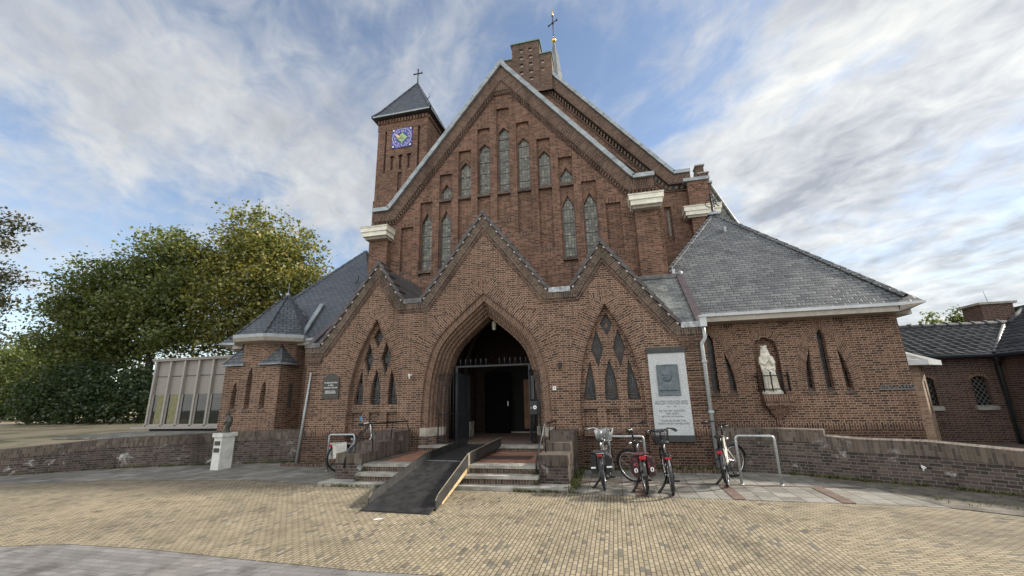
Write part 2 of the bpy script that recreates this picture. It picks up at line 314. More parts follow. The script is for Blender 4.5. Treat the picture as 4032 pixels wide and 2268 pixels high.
def leaded(name, cols, lead, L, H, J, hdr, rough=0.16, spec=0.6):
    m, h, b = newmat(name); uv = h.n('UVMap').outputs[0]; pos = h.n('NewGeometry').outputs['Position']
    g = h.t.nodes.new('ShaderNodeGroup'); g.node_tree = BG; h.l(uv, g.inputs[0])
    for i, x in ((1, L), (2, H), (3, J), (4, hdr)): g.inputs[i].default_value = x
    k = len(cols); c = h.ramp(g.outputs[0], [(i/(k-1)*0.98+0.01, cc) for i, cc in enumerate(cols)])
    c = h.mix(g.outputs[2], lead, c)
    h.l(c, b.inputs['Base Color']); b.inputs['Specular IOR Level'].default_value = spec
    h.l(h.maprange(g.outputs[2], 0, 1, 0.6, rough), b.inputs['Roughness'])
    bp = h.n('Bump', _Strength=0.5, _Distance=0.01); h.l(h.m('ADD', h.m('MULTIPLY', g.outputs[1], 0.8), h.noise(pos, 18, 2)), bp.inputs['Height']); h.l(bp.outputs[0], b.inputs['Normal'])
leaded('leaded_glass', [(0.05, 0.05, 0.04), (0.10, 0.098, 0.075), (0.15, 0.145, 0.108), (0.23, 0.22, 0.16)], (0.035, 0.036, 0.036), 0.10, 0.105, 0.0085, 1.0)
leaded('leaded_dark', [(0.005, 0.005, 0.006), (0.012, 0.011, 0.011), (0.026, 0.016, 0.011), (0.05, 0.024, 0.012)], (0.07, 0.072, 0.072), 0.075, 0.15, 0.005, 1.0, rough=0.22, spec=0.35)
leaded('leaded_diamond', [(0.008, 0.009, 0.010), (0.014, 0.015, 0.016), (0.02, 0.02, 0.02)], (0.12, 0.12, 0.11), 0.10, 0.10, 0.009, 1.0, rough=0.2, spec=0.4)
def glass_dark():
    m, h, b = newmat('window_glass'); b.inputs['Base Color'].default_value = (0.012, 0.016, 0.014, 1); b.inputs['Roughness'].default_value = 0.03; b.inputs['Specular IOR Level'].default_value = 0.6
glass_dark()
def cladding():
    m, h, b = newmat('clad_ribbed'); pos = h.n('NewGeometry').outputs['Position']
    s = h.n('SeparateXYZ'); h.l(pos, s.inputs[0])
    w = h.m('SINE', h.m('MULTIPLY', s.outputs[0], 2*pi/0.05)); w = h.maprange(w, -1, 1, 0, 1)
    h.l(h.ramp(w, [(0.0, (0.19, 0.175, 0.15)), (1.0, (0.33, 0.305, 0.27))]), b.inputs['Base Color']); b.inputs['Roughness'].default_value = 0.6
cladding()
def leafmat(name, stops, trans=0.35):
    m = bpy.data.materials.new(name); m.use_nodes = True; m.node_tree.nodes.clear(); h = NT(m.node_tree); MATS[name] = m
    geo = h.n('NewGeometry'); r = geo.outputs['Random Per Island']
    f = h.m('ADD', h.m('MULTIPLY', r, 0.55), h.m('MULTIPLY', h.noise(geo.outputs['Position'], 0.55, 3, 0.6), 0.75))
    f = h.maprange(f, 0.25, 1.0)
    c = h.ramp(f, stops)
    d = h.n('BsdfDiffuse'); t = h.n('BsdfTranslucent'); gl = h.n('BsdfGlossy', _Roughness=0.45); h.l(c, d.inputs[0])
    h.l(h.mix(1.0, c, (1.1, 1.15, 0.55), 'MULTIPLY'), t.inputs[0])
    a = h.n('MixShader', _Fac=trans); h.l(d.outputs[0], a.inputs[1]); h.l(t.outputs[0], a.inputs[2])
    b = h.n('MixShader', _Fac=0.04); h.l(a.outputs[0], b.inputs[1]); h.l(gl.outputs[0], b.inputs[2])
    o = h.n('OutputMaterial'); h.l(b.outputs[0], o.inputs[0])
leafmat('leaf_autumn', [(0.0, (0.069, 0.086, 0.028)), (0.35, (0.133, 0.154, 0.045)), (0.7, (0.234, 0.230, 0.061)), (1.0, (0.380, 0.272, 0.069))])
leafmat('leaf_green', [(0.0, (0.060, 0.082, 0.029)), (0.5, (0.121, 0.153, 0.048)), (1.0, (0.233, 0.248, 0.070))])
leafmat('leaf_deep', [(0.0, (0.032, 0.050, 0.025)), (0.6, (0.056, 0.086, 0.038)), (1.0, (0.099, 0.126, 0.050))])
leafmat('leaf_purple', [(0.0, (0.036, 0.041, 0.026)), (0.6, (0.066, 0.072, 0.041)), (1.0, (0.114, 0.084, 0.058))])
leafmat('weed_green', [(0.0, (0.05, 0.065, 0.02)), (0.6, (0.10, 0.11, 0.035)), (1.0, (0.18, 0.16, 0.06))], 0.25)

# ------------------------------------------------------------------ mesh helpers
WPOS = {}
class MB:
    def __init__(s): s.v = []; s.f = []; s.uv = []; s.mi = []; s.sm = []
    def face(s, pts, uv=None, m=0, smooth=False):
        pts = [V(p) for p in pts]
        if uv is None:
            n = V((0, 0, 0))
            for i in range(len(pts)):
                a, b = pts[i], pts[(i+1) % len(pts)]
                n += V(((a.y-b.y)*(a.z+b.z), (a.z-b.z)*(a.x+b.x), (a.x-b.x)*(a.y+b.y)))
            if n.length < 1e-12: return
            n.normalize()
            if abs(n.z) > 0.985: uv = [(p.x, p.y) for p in pts]
            else:
                t = V((-n.y, n.x, 0)).normalized()
                if abs(n.z) < 0.25: uv = [(p.dot(t), p.z) for p in pts]
                else:
                    bb = n.cross(t); uv = [(p.dot(t), p.dot(bb)) for p in pts]
        i0 = len(s.v); s.v += pts; s.f.append(tuple(range(i0, i0+len(pts)))); s.uv += list(uv); s.mi.append(m); s.sm.append(smooth)
    def box(s, x0, x1, y0, y1, z0, z1, m=0, skip='', swap=False):
        P = lambda x, y, z: V((x, y, z))
        F = {'f': [P(x0, y0, z0), P(x1, y0, z0), P(x1, y0, z1), P(x0, y0, z1)], 'b': [P(x1, y1, z0), P(x0, y1, z0), P(x0, y1, z1), P(x1, y1, z1)],
             'l': [P(x0, y1, z0), P(x0, y0, z0), P(x0, y0, z1), P(x0, y1, z1)], 'r': [P(x1, y0, z0), P(x1, y1, z0), P(x1, y1, z1), P(x1, y0, z1)],
             't': [P(x0, y0, z1), P(x1, y0, z1), P(x1, y1, z1), P(x0, y1, z1)], 'd': [P(x0, y1, z0), P(x1, y1, z0), P(x1, y0, z0), P(x0, y0, z0)]}
        for k, q in F.items():
            if k in skip: continue
            uv = None
            if swap and k in 'fblr':
                uv = [(p.z-z0, p.x+p.y) for p in q]
            s.face(q, uv, m)
    def prism(s, poly, ext, m=0, uvs=None, caps=(True, True)):
        poly = [V(p) for p in poly]; e = V(ext)
        n = V((0, 0, 0))
        for i in range(len(poly)):
            a, b = poly[i], poly[(i+1) % len(poly)]; n += a.cross(b)
        if n.dot(e) > 0: poly = poly[::-1]
        if caps[0]: s.face(poly, uvs, m)
        if caps[1]: s.face([p+e for p in poly[::-1]], None, m)
        for i in range(len(poly)):
            a, b = poly[i], poly[(i+1) % len(poly)]
            s.face([b, a, a+e, b+e], None, m)
    def tube(s, path, r, n=8, m=0, cap=True, closed=False):
        path = [V(p) for p in path]; k = len(path); rings = []
        rr = r if isinstance(r, (list, tuple)) else [r]*k
        ref = None
        for i, p in enumerate(path):
            if closed: d = path[(i+1) % k]-path[i-1]
            else: d = path[min(i+1, k-1)]-path[max(i-1, 0)]
            if d.length < 1e-9: d = V((0, 0, 1))
            d.normalize()
            if ref is None:
                ref = V((0, 0, 1)) if abs(d.z) < 0.9 else V((1, 0, 0))
            a = d.cross(ref)
            if a.length < 1e-6: a = d.orthogonal()
            a.normalize(); b = d.cross(a); ref = b*-1 if False else ref
            rings.append([p+(a*cos(2*pi*j/n)+b*sin(2*pi*j/n))*rr[i] for j in range(n)])
        for i in range(k if closed else k-1):
            A, B = rings[i], rings[(i+1) % k]
            for j in range(n): s.face([A[j], B[j], B[(j+1) % n], A[(j+1) % n]], [(j/n, i), (j/n, i+1), ((j+1)/n, i+1), ((j+1)/n, i)], m, True)
        if cap and not closed: s.face(rings[0], None, m); s.face(rings[-1][::-1], None, m)
    def rings(s, rings, m=0, cap=True, smooth=True):
        n = len(rings[0])
        for A, B in zip(rings[:-1], rings[1:]):
            for j in range(n): s.face([A[j], A[(j+1) % n], B[(j+1) % n], B[j]], [(j/n, 0), ((j+1)/n, 0), ((j+1)/n, 1), (j/n, 1)], m, smooth)
        if cap: s.face(rings[0][::-1], None, m); s.face(rings[-1], None, m)
    def lathe(s, prof, c, n=16, m=0, smooth=True, ax=(1, 1)):
        c = V(c); s.rings([[c+V((r*cos(2*pi*j/n)*ax[0], r*sin(2*pi*j/n)*ax[1], z)) for j in range(n)] for r, z in prof], m, True, smooth)
    def ball(s, c, r, n=12, m=0):
        c = V(c); rr = r if isinstance(r, (tuple, list)) else (r, r, r); k = max(5, n//2+1)
        s.rings([[c+V((rr[0]*max(1e-4, sin(pi*i/k))*cos(2*pi*j/n), rr[1]*max(1e-4, sin(pi*i/k))*sin(2*pi*j/n), -rr[2]*cos(pi*i/k))) for j in range(n)] for i in range(k+1)], m, False)
    def mesh(s, name, mats, piv, weld=False):
        me = bpy.data.meshes.new(name)
        me.from_pydata([tuple(p-piv) for p in s.v], [], s.f)
        for mm in mats: me.materials.append(MATS[mm])
        ul = me.uv_layers.new(name='UVMap'); ul.data.foreach_set('uv', [c for uv in s.uv for c in uv[:2]])
        me.polygons.foreach_set('material_index', s.mi); me.polygons.foreach_set('use_smooth', s.sm)
        me.update()
        if any(s.sm):
            import bmesh
            bm = bmesh.new(); bm.from_mesh(me); bmesh.ops.remove_doubles(bm, verts=bm.verts, dist=1e-5); bm.to_mesh(me); bm.free()
        return me
    def build(s, name, mats, parent=None, piv=None, local=False):
        if isinstance(mats, str): mats = [mats]
        if local: piv = V((0, 0, 0))
        elif piv is None:
            a = np.array([tuple(p) for p in s.v]); piv = V(((a[:, 0].min()+a[:, 0].max())/2, (a[:, 1].min()+a[:, 1].max())/2, a[:, 2].min()))
        else: piv = V(piv)
        o = bpy.data.objects.new(name, s.mesh(name, mats, piv)); COL.objects.link(o)
        if parent is not None:
            o.parent = parent
            o.location = V((0, 0, 0)) if local else piv-WPOS[parent.name]
        else: o.location = piv
        WPOS[o.name] = V(piv)
        return o
def tag(o, label=None, cat=None, group=None, kind=None):
    if label: o['label'] = label
    if cat: o['category'] = cat
    if group: o['group'] = group
    if kind: o['kind'] = kind
    return o
def empty(name, loc, label, cat, group=None, rz=0.0):
    o = bpy.data.objects.new(name, None); COL.objects.link(o); o.location = loc; o.rotation_euler = (0, 0, rz)
    o.empty_display_size = 0.2; WPOS[o.name] = V(loc); return tag(o, label, cat, group)
def struct(o): o['kind'] = 'structure'; return o
def area2(p): return sum(p[i][0]*p[(i+1) % len(p)][1]-p[(i+1) % len(p)][0]*p[i][1] for i in range(len(p)))
def ccw(p): return list(p) if area2(p) > 0 else list(p)[::-1]
def plate(mb, outer, holes, y0, y1=None, m=0, mr=None, rim=True, uvf=None):
    """sheet in the x-z plane facing -y at y0, hole reveals (and rim) running back to y1"""
    outer = ccw(outer); holes = [ccw(h)[::-1] for h in holes]
    loops = [[V((a, b, 0)) for a, b in p] for p in [outer]+holes]
    flat = [p for l in loops for p in l]
    for tri in tessellate_polygon(loops):
        q = [flat[i] for i in tri]
        ar = (q[1]-q[0]).cross(q[2]-q[0]).z
        if abs(ar) < 1e-9: continue
        if ar < 0: q = q[::-1]
        pts = [(p.x, y0, p.y) for p in q]
        mb.face(pts, [uvf(p.x, p.y) for p in q] if uvf else [(p.x, p.y) for p in q], m)
    if y1 is not None:
        for k, lp in enumerate([outer]+holes):
            if k == 0 and not rim: continue
            acc = 0
            for i in range(len(lp)):
                a, b = lp[i], lp[(i+1) % len(lp)]; L = hypot(b[0]-a[0], b[1]-a[1])
                if L < 1e-7: continue
                pts = [(a[0], y0, a[1]), (a[0], y1, a[1]), (b[0], y1, b[1]), (b[0], y0, b[1])]
                if abs(b[0]-a[0]) < 0.2*L: uv = [(y0, a[1]), (y1, a[1]), (y1, b[1]), (y0, b[1])]
                elif abs(b[1]-a[1]) < 0.05*L: uv = [(a[0], y0), (a[0], y1), (b[0], y1), (b[0], y0)]
                else: uv = [(y0, acc), (y1, acc), (y1, acc+L), (y0, acc+L)]
                mb.face(pts, uv, m if mr is None else mr); acc += L
def offs(pts, d):
    """offset an open polyline (left to right) downwards by d with mitred corners"""
    out = []; n = len(pts)
    def nrm(a, b):
        L = hypot(b[0]-a[0], b[1]-a[1]); return ((b[1]-a[1])/L, -(b[0]-a[0])/L)
    for i in range(n):
        if i == 0: nn = nrm(pts[0], pts[1]); out.append((pts[0][0], pts[0][1]-d)); continue
        if i == n-1: out.append((pts[-1][0], pts[-1][1]-d)); continue
        a, b = nrm(pts[i-1], pts[i]), nrm(pts[i], pts[i+1])
        mx, mz = a[0]+b[0], a[1]+b[1]; k = d/(1+a[0]*b[0]+a[1]*b[1])
        out.append((pts[i][0]+mx*k, pts[i][1]+mz*k))
    return out
def band(mb, top, bot, y0, y1, m=0, swap=True):
    acc = 0
    for i in range(len(top)-1):
        a, b, c, d = top[i], top[i+1], bot[i+1], bot[i]
        L = hypot(b[0]-a[0], b[1]-a[1]); t = ((b[0]-a[0])/L, (b[1]-a[1])/L)
        def uv(p):
            al = (p[0]-a[0])*t[0]+(p[1]-a[1])*t[1]; pe = (p[0]-a[0])*t[1]-(p[1]-a[1])*t[0]
            return (pe, acc+al) if swap else (acc+al, pe)
        mb.face([(p[0], y0, p[1]) for p in (d, c, b, a)], [uv(p) for p in (d, c, b, a)], m)
        mb.face([(d[0], y0, d[1]), (d[0], y1, d[1]), (c[0], y1, c[1]), (c[0], y0, c[1])], [(0, acc), (y1-y0, acc), (y1-y0, acc+L), (0, acc+L)], m)
        mb.face([(a[0], y0, a[1]), (b[0], y0, b[1]), (b[0], y1, b[1]), (a[0], y1, a[1])], None, m)
        acc += L
    for k in (0, -1):
        a, d = top[k], bot[k]; mb.face([(a[0], y0, a[1]), (a[0], y1, a[1]), (d[0], y1, d[1]), (d[0], y0, d[1])], None, m)
def resample(p, n):
    L = [0]
    for a, b in zip(p[:-1], p[1:]): L.append(L[-1]+hypot(b[0]-a[0], b[1]-a[1]))
    out = []
    for i in range(n+1):
        s = L[-1]*i/n; j = max(k for k in range(len(L)-1) if L[k] <= s+1e-9)
        f = (s-L[j])/max(1e-9, L[j+1]-L[j]); out.append((p[j][0]+(p[j+1][0]-p[j][0])*f, p[j][1]+(p[j+1][1]-p[j][1])*f))
    return out
def smooth(p, k=5):
    out = []
    for i in range(len(p)-1):
        p0, p1, p2, p3 = p[max(i-1, 0)], p[i], p[i+1], p[min(i+2, len(p)-1)]
        for j in range(k):
            t = j/k
            out.append(tuple(0.5*((2*p1[c])+(-p0[c]+p2[c])*t+(2*p0[c]-5*p1[c]+4*p2[c]-p3[c])*t*t+(-p0[c]+3*p1[c]-3*p2[c]+p3[c])*t**3) for c in (0, 1)))
    return out+[p[-1]]
def half_off(p, d, n=18):
    """half arch (right side, bottom to apex) offset inwards by d, cut at the axis"""
    q = []
    for i in range(len(p)):
        a, b = p[max(i-1, 0)], p[min(i+1, len(p)-1)]; L = hypot(b[0]-a[0], b[1]-a[1]); nx, nz = -(b[1]-a[1])/L, (b[0]-a[0])/L
        if i == len(p)-1: a, b = p[-2], p[-1]; L = hypot(b[0]-a[0], b[1]-a[1]); nx, nz = -(b[1]-a[1])/L, (b[0]-a[0])/L
        q.append((p[i][0]+nx*d, p[i][1]+nz*d))
    q[0] = (q[0][0], p[0][1])
    out = [q[0]]
    for a, b in zip(q[:-1], q[1:]):
        if b[0] <= 0:
            t = a[0]/max(1e-9, a[0]-b[0]); out.append((0.0, a[1]+(b[1]-a[1])*t)); break
        out.append(b)
    if out[-1][0] > 1e-6:
        a, b = out[-2], out[-1]; t = b[0]/max(1e-9, a[0]-b[0]); out.append((0.0, b[1]+(b[1]-a[1])*t))
    return resample(out, n)
def full(h, cx=0.0): return [(cx-x, z) for x, z in h]+[(cx+x, z) for x, z in h[::-1][1:]]   # left bottom -> apex -> right bottom
def text_mesh(mb, s, size, loc, m=0, depth=0.006, align='CENTER', axis='XZ', spacing=1.0):
    cu = bpy.data.curves.new('t', 'FONT'); cu.body = s; cu.size = size; cu.align_x = align; cu.extrude = depth; cu.resolution_u = 2; cu.space_character = spacing
    ob = bpy.data.objects.new('t', cu); me = ob.to_mesh(); loc = V(loc)
    for p in me.polygons:
        q = [me.vertices[i].co for i in p.vertices]
        mb.face([loc+V((c.x, -c.z, c.y)) for c in q], None, m)
    ob.to_mesh_clear(); bpy.data.objects.remove(ob); bpy.data.curves.remove(cu)
def remeshed(mb, name, mat, parent, voxel, sub=0):
    o = mb.build(name, mat, parent)
    md = o.modifiers.new('r', 'REMESH'); md.mode = 'VOXEL'; md.voxel_size = voxel; md.use_smooth_shade = True
    sm = o.modifiers.new('s', 'SMOOTH'); sm.iterations = 1; sm.factor = 0.5
    dg = bpy.context.evaluated_depsgraph_get(); dg.update()
    me = bpy.data.meshes.new_from_object(o.evaluated_get(dg)); o.modifiers.clear(); o.data = me
    if not me.materials: me.materials.append(MATS[mat])
    me.polygons.foreach_set('use_smooth', [True]*len(me.polygons)); return o

CX, PF, MF = -3.245, 10.55, 13.05
# ------------------------------------------------------------------ ground
def sheet(name, poly, z, mat, swap=False):
    mb = MB(); loops = [[V((a, b, 0)) for a, b in poly]]
    for tri in tessellate_polygon(loops):
        q = [loops[0][i] for i in tri]
        if (q[1]-q[0]).cross(q[2]-q[0]).z < 0: q = q[::-1]
        mb.face([(p.x, p.y, z) for p in q], [(p.y, p.x) if swap else (p.x, p.y) for p in q])
    return struct(mb.build(name, mat))
sheet('ground', [(-300, -60), (300, -60), (300, 400), (-300, 400)], -0.03, 'earth')
sheet('plaza', [(-40, -8), (2.22, -8), (2.22, 12.0), (-40, 12.0)], 0.0, 'paver', True)
sheet('plaza_side', [(2.22, -8), (22, -8), (22, 12.0), (2.22, 12.0)], 0.0, 'paver')
ROADL = [(-30, 2.2), (-16, 3.0), (-11, 3.55), (-7.42, 4.23), (-6.7, 4.42), (-5.5, 4.45), (-3.97, 4.36), (-2.69, 4.3), (-1.74, 4.33), (0.5, 4.0)]
sheet('road', ROADL+[(0.5, -8), (-30, -8)], 0.004, 'road_paver')
sheet('kerb_course', ROADL+[(x, y-0.055) for x, y in ROADL[::-1]], 0.008, 'paver', True)
sheet('pavement', [(-0.93, 7.93), (1.7, 7.80), (4.25, 7.72), (5.6, 7.3), (5.9, 8.5), (4.4, 9.6), (2.0, 10.7), (-1.0, 11.2)], 0.004, 'slab')
sheet('pavement_left', [(-5.9, 8.12), (-5.9, 10.7), (-9.4, 10.8), (-13.3, 9.7), (-15.3, 7.9), (-19, 5.6), (-19, 4.9), (-13.65, 7.25), (-11.1, 7.95), (-8.1, 8.3)], 0.004, 'slab')
sheet('pavement_strip', [(-0.9, 8.93), (4.0, 8.88), (4.0, 8.98), (-0.9, 9.03)], 0.008, 'red_paver')
for k, x in enumerate((0.21, 1.69, 3.17)):
    sheet('pavement_strip', [(x, 7.87-0.05*k), (x+0.18, 7.86-0.05*k), (x+0.18, 8.87), (x, 8.87)], 0.012, 'red_paver', False)
sheet('worn_verge', [(4.45, 7.66), (8.5, 5.2), (8.5, 6.6), (5.9, 8.5), (4.4, 9.6), (3.6, 10.1), (3.5, 9.5), (4.2, 8.9)], 0.0085, 'earth')

# low retaining walls and the terraces behind them
LW_L = [(-24, 2.2, .5), (-20, 4.6, .52), (-17.5, 6.3, .56), (-15.3, 7.95, .62), (-13.5, 9.3, .77), (-12.2, 9.85, .80), (-11.03, 10.2, .82), (-9.4, 10.72, .86), (-8.55, 10.86, .865)]
LW_R = [(2.12, 10.48, .87), (2.6, 10.34, .87), (3.3, 10.2, .87), (3.92, 9.86, .87), (3.921, 9.859, .76), (4.35, 9.55, .73), (5.18, 9.15, .73), (5.95, 8.5, .665), (7.5, 7.0, .58), (9.5, 4.5, .45), (12, 1.0, .4)]
def lowwall(path, label, side):
    mb = MB(); k = len(path); acc = 0
    nr = []
    for i in range(k):
        a, b = path[max(i-1, 0)], path[min(i+1, k-1)]; d = V((b[0]-a[0], b[1]-a[1], 0)); d.normalize(); nr.append(V((-d.y, d.x, 0)))
    for i in range(k-1):
        a, b = path[i], path[i+1]; L = hypot(b[0]-a[0], b[1]-a[1]); na, nb = nr[i], nr[i+1]
        A, B = V((a[0], a[1], 0)), V((b[0], b[1], 0)); za, zb = a[2], b[2]; sa, sb = za-0.235, zb-0.235
        up_ = V((0, 0, 1))
        if L > 0.01:
            mb.face([A-up_*.05, B-up_*.05, B+up_*sb, A+up_*sa], [(acc, -.05), (acc+L, -.05), (acc+L, sb), (acc, sa)], 0)
            A2, B2 = A-na*0.012, B-nb*0.012                        # the soldier course on top stands a little proud
            mb.face([A2+up_*sa, B2+up_*sb, B2+up_*zb, A2+up_*za], [(0, acc), (0, acc+L), (zb-sb, acc+L), (za-sa, acc)], 1)
            mb.face([A+up_*sa, B+up_*sb, B2+up_*sb, A2+up_*sa], None, 1)
            mb.face([A2+up_*za, B2+up_*zb, B+nb*.24+up_*(zb+.015), A+na*.24+up_*(za+.015)], [(0, acc), (0, acc+L), (.24, acc+L), (.24, acc)], 1)
        else:
            mb.face([A-na*.012+up_*zb, A-na*.012+up_*za, A+na*.24+up_*(za+.015), A+na*.24+up_*(zb+.015)], None, 1)
        mb.face([B+nb*.24-up_*.05, A+na*.24-up_*.05, A+na*.24+up_*(za+.015), B+nb*.24+up_*(zb+.015)], None, 0)
        acc += L
    o = mb.build('low_wall', ['brick_low_wall', 'brick_low_top']); tag(o, label, 'wall'); return o
lowwall(LW_L, 'low curved brick retaining wall below the lawn on the left', 1)
lowwall(LW_R, 'low curved dark brick wall with white lime stains below the right wing', 1)
terL = [(x-0.05, y+0.2) for x, y, z in LW_L]+[(-8.5, 14), (-13, 40), (-60, 40), (-120, 40), (-120, -10)]
def terrace(name, path, rest, zf, mat):
    mb = MB(); pts = [V((x, y+0.12, z-0.035-zf)) for x, y, z in path]; lo = [V(r) for r in rest]
    loops = [[V((p.x, p.y, 0)) for p in pts+lo]]; allp = pts+lo
    for tri in tessellate_polygon(loops):
        q = [allp[i] for i in tri]
        if (q[1]-q[0]).cross(q[2]-q[0]).z < 0: q = q[::-1]
        mb.face(q, [(p.x, p.y) for p in q])
    return struct(mb.build(name, mat))
terrace('lawn', LW_L, [(-8.6, 14, .6), (-13, 20, .6), (-13, 60, .7), (-70, 60, .7), (-110, 30, .6), (-60, -6, .45)], 0, 'lawn')
terrace('terrace', LW_R, [(40, 2, .05), (40, 30, .02), (6, 30, .02), (2.3, 12.2, .3)], .30, 'earth')
mb = MB(); mb.box(-18.5, -12.2, 10.9, 13.4, 0.5, 0.655); struct(mb.build('terrace_slab', 'slab'))

# ------------------------------------------------------------------ the church
church = empty('church', (CX, PF, 0), 'brown brick village church with steep gables, porch and square clock tower', 'church')
X = lambda pts: [(CX+a, b) for a, b in pts]

# ---- porch
CTOP = [(-5.38, 3.27), (-4.9, 3.27), (-3.165, 5.58), (-2.33, 4.37), (-1.79, 4.37), (0, 6.77), (1.79, 4.37), (2.33, 4.37), (3.165, 5.58), (4.9, 3.27), (5.38, 3.27)]
ARCH = smooth([(1.72, -0.1), (1.725, 0.8), (1.715, 1.4), (1.68, 1.95), (1.60, 2.42), (1.42, 2.98), (1.12, 3.40), (0.62, 3.86), (0, 4.38)], 5)
SARCH = smooth([(0.765, 0.12), (0.765, 0.9), (0.76, 1.35), (0.715, 1.95), (0.635, 2.42), (0.50, 2.88), (0.30, 3.32), (0, 3.86)], 5)
CSTEP = [(1.70, 2.27), (1.93, 2.27), (1.93, 3.29), (1.49, 3.29), (1.49, 3.83), (1.10, 3.83), (1.10, 4.20), (0.73, 4.20), (0.73, 4.475), (0.37, 4.475), (0.37, 4.80), (0, 4.80)]
SSTEP = [(0.66, 2.26), (0.86, 2.26), (0.86, 3.29), (0.67, 3.29), (0.67, 3.73), (0.36, 3.73), (0.36, 4.205), (0, 4.205)]
def radial_ring(p, step, n=44):
    """sample the half arch; for each sample the point where its normal meets the stepped outline"""
    P = resample(p, 160); z0 = step[0][1]
    Nn = []
    for i in range(len(P)):
        a, b = P[max(i-1, 0)], P[min(i+1, len(P)-1)]; L = hypot(b[0]-a[0], b[1]-a[1]); Nn.append(((b[1]-a[1])/L, -(b[0]-a[0])/L))
    keep = set(range(0, 161, 4))
    for c in step:
        best = min(range(161), key=lambda i: abs((c[0]-P[i][0])*Nn[i][1]-(c[1]-P[i][1])*Nn[i][0]) if (c[0]-P[i][0])*Nn[i][0]+(c[1]-P[i][1])*Nn[i][1] > 0.02 and P[i][1] > z0-0.5 else 9)
        keep.add(best)
    res = []; acc = [0]
    for a, b in zip(P[:-1], P[1:]): acc.append(acc[-1]+hypot(b[0]-a[0], b[1]-a[1]))
    for i in sorted(keep):
        q = P[i]; t = 0
        if P[i][1] > z0:
            ts = []
            for a, b in zip(step[:-1], step[1:]):
                dx, dz = b[0]-a[0], b[1]-a[1]; det = Nn[i][0]*(-dz)+dx*Nn[i][1]
                if abs(det) < 1e-9: continue
                rx, rz = a[0]-P[i][0], a[1]-P[i][1]
                tt = (rx*(-dz)+dx*rz)/det; ss = (Nn[i][0]*rz-Nn[i][1]*rx)/det
                if tt > 0 and -1e-4 <= ss <= 1.0001: ts.append(tt)
            if ts: t = min(ts)
            q = (max(0.0, P[i][0]+Nn[i][0]*t), P[i][1]+Nn[i][1]*t)
        res.append((P[i], q, acc[i], t))
    lp, lq, la, lt = res[-1]; tp = (0, step[-1][1]); res.append((lp, tp, la+hypot(lq[0]-tp[0], lq[1]-tp[1]), step[-1][1]-P[-1][1]))
    return res
porch_m = MB()
cr, sr = radial_ring(ARCH, CSTEP), radial_ring(SARCH, SSTEP)
def ring_faces(mb, R, cx, y, m=0):
    for s in (1, -1):
        for (p0, q0, a0, t0), (p1, q1, a1, t1) in zip(R[:-1], R[1:]):
            if t0+t1 < 1e-4: continue
            pts = [(cx+s*p0[0], y, p0[1]), (cx+s*q0[0], y, q0[1]), (cx+s*q1[0], y, q1[1]), (cx+s*p1[0], y, p1[1])]
            uv = [(0, a0), (t0, a0), (t1, a1), (0, a1)]
            if s < 0: pts, uv = pts[::-1], uv[::-1]
            mb.face(pts, [(u+0.05, v+10) for u, v in uv], m)
outline = [q for p, q, a, t in cr]
top = offs(CTOP, 0.40)
notch = full(outline, 0)
outer = [(-5.3, -0.1)]+notch+[(5.3, -0.1)]+[(5.3, top[-1][1])]+top[1:-1][::-1]+[(-5.3, top[0][1])]
so_ = [q for p, q, a, t in sr]
shole = lambda c: full(so_, c)
plate(porch_m, X(outer), [X(shole(-3.165)), X(shole(3.165))], PF, rim=False)
ring_faces(porch_m, cr, CX, PF)
for c in (-3.165, 3.165): ring_faces(porch_m, sr, CX+c, PF)
# flanks of the porch
for s in (-1, 1):
    x = CX+5.3*s; a = [(x, PF, -.1), (x, MF, -.1), (x, MF, 3.0), (x, PF, 3.0)]
    porch_m.face(a if s > 0 else a[::-1])
porch = porch_m.build('porch_wall', 'brick', church)
# toothed corner strips: corbelled courses on the corners under the gable ends
for s in (-1, 1):
    mb = MB()
    for i in range(14):
        z = 1.25+i*0.111; w = 0.33 if i % 2 else 0.41
        if z > 2.75: break
        x0, x1 = CX+s*(5.302-w), CX+s*5.302
        mb.box(min(x0, x1), max(x0, x1), PF-0.022, PF, z, z+0.055, 0, 'b')
    for i in range(4):
        z = 2.66+i*0.055; w = 0.46+0.02*i; x0, x1 = CX+s*(5.32-w), CX+s*(5.32+0.01*i)
        mb.box(min(x0, x1), max(x0, x1), PF-0.03-0.012*i, PF, z, z+0.054, 0, 'b')
    mb.build('corner_strip', 'brick_soldier', church)
# arch orders: each ring steps in and back
OD = [0, 0.17, 0.235, 0.30, 0.365, 0.43]; OY = [10.60, 10.70, 10.80, 10.90, 11.00, 11.12]; NS = 26
halves = [half_off(ARCH, d, NS) for d in OD]
om = MB()
def strip(mb, A, ya, B, yb, cx, m, uvk):
    acc = 0
    for i in range(len(A)-1):
        L = hypot(A[i+1][0]-A[i][0], A[i+1][1]-A[i][1])
        w = abs(yb-ya)+hypot(A[i][0]-B[i][0], A[i][1]-B[i][1])
        for s in (1, -1):
            pts = [(cx+s*A[i][0], ya, A[i][1]), (cx+s*A[i+1][0], ya, A[i+1][1]), (cx+s*B[i+1][0], yb, B[i+1][1]), (cx+s*B[i][0], yb, B[i][1])]
            uv = [(uvk, acc), (uvk, acc+L), (uvk+w, acc+L), (uvk+w, acc)]
            if s < 0: pts, uv = pts[::-1], uv[::-1]
            mb.face(pts, uv, m)
        acc += L
strip(om, halves[0], PF, halves[0], OY[0], CX, 0, 0)
for k in range(5):
    strip(om, halves[k], OY[k], halves[k+1], OY[k], CX, 0, k*0.7)
    strip(om, halves[k+1], OY[k], halves[k+1], OY[k+1], CX, 0, k*0.7+.3)
strip(om, halves[5], OY[5], halves[5], 11.45, CX, 0, 0)
om.build('arch_order', 'brick_order', church)
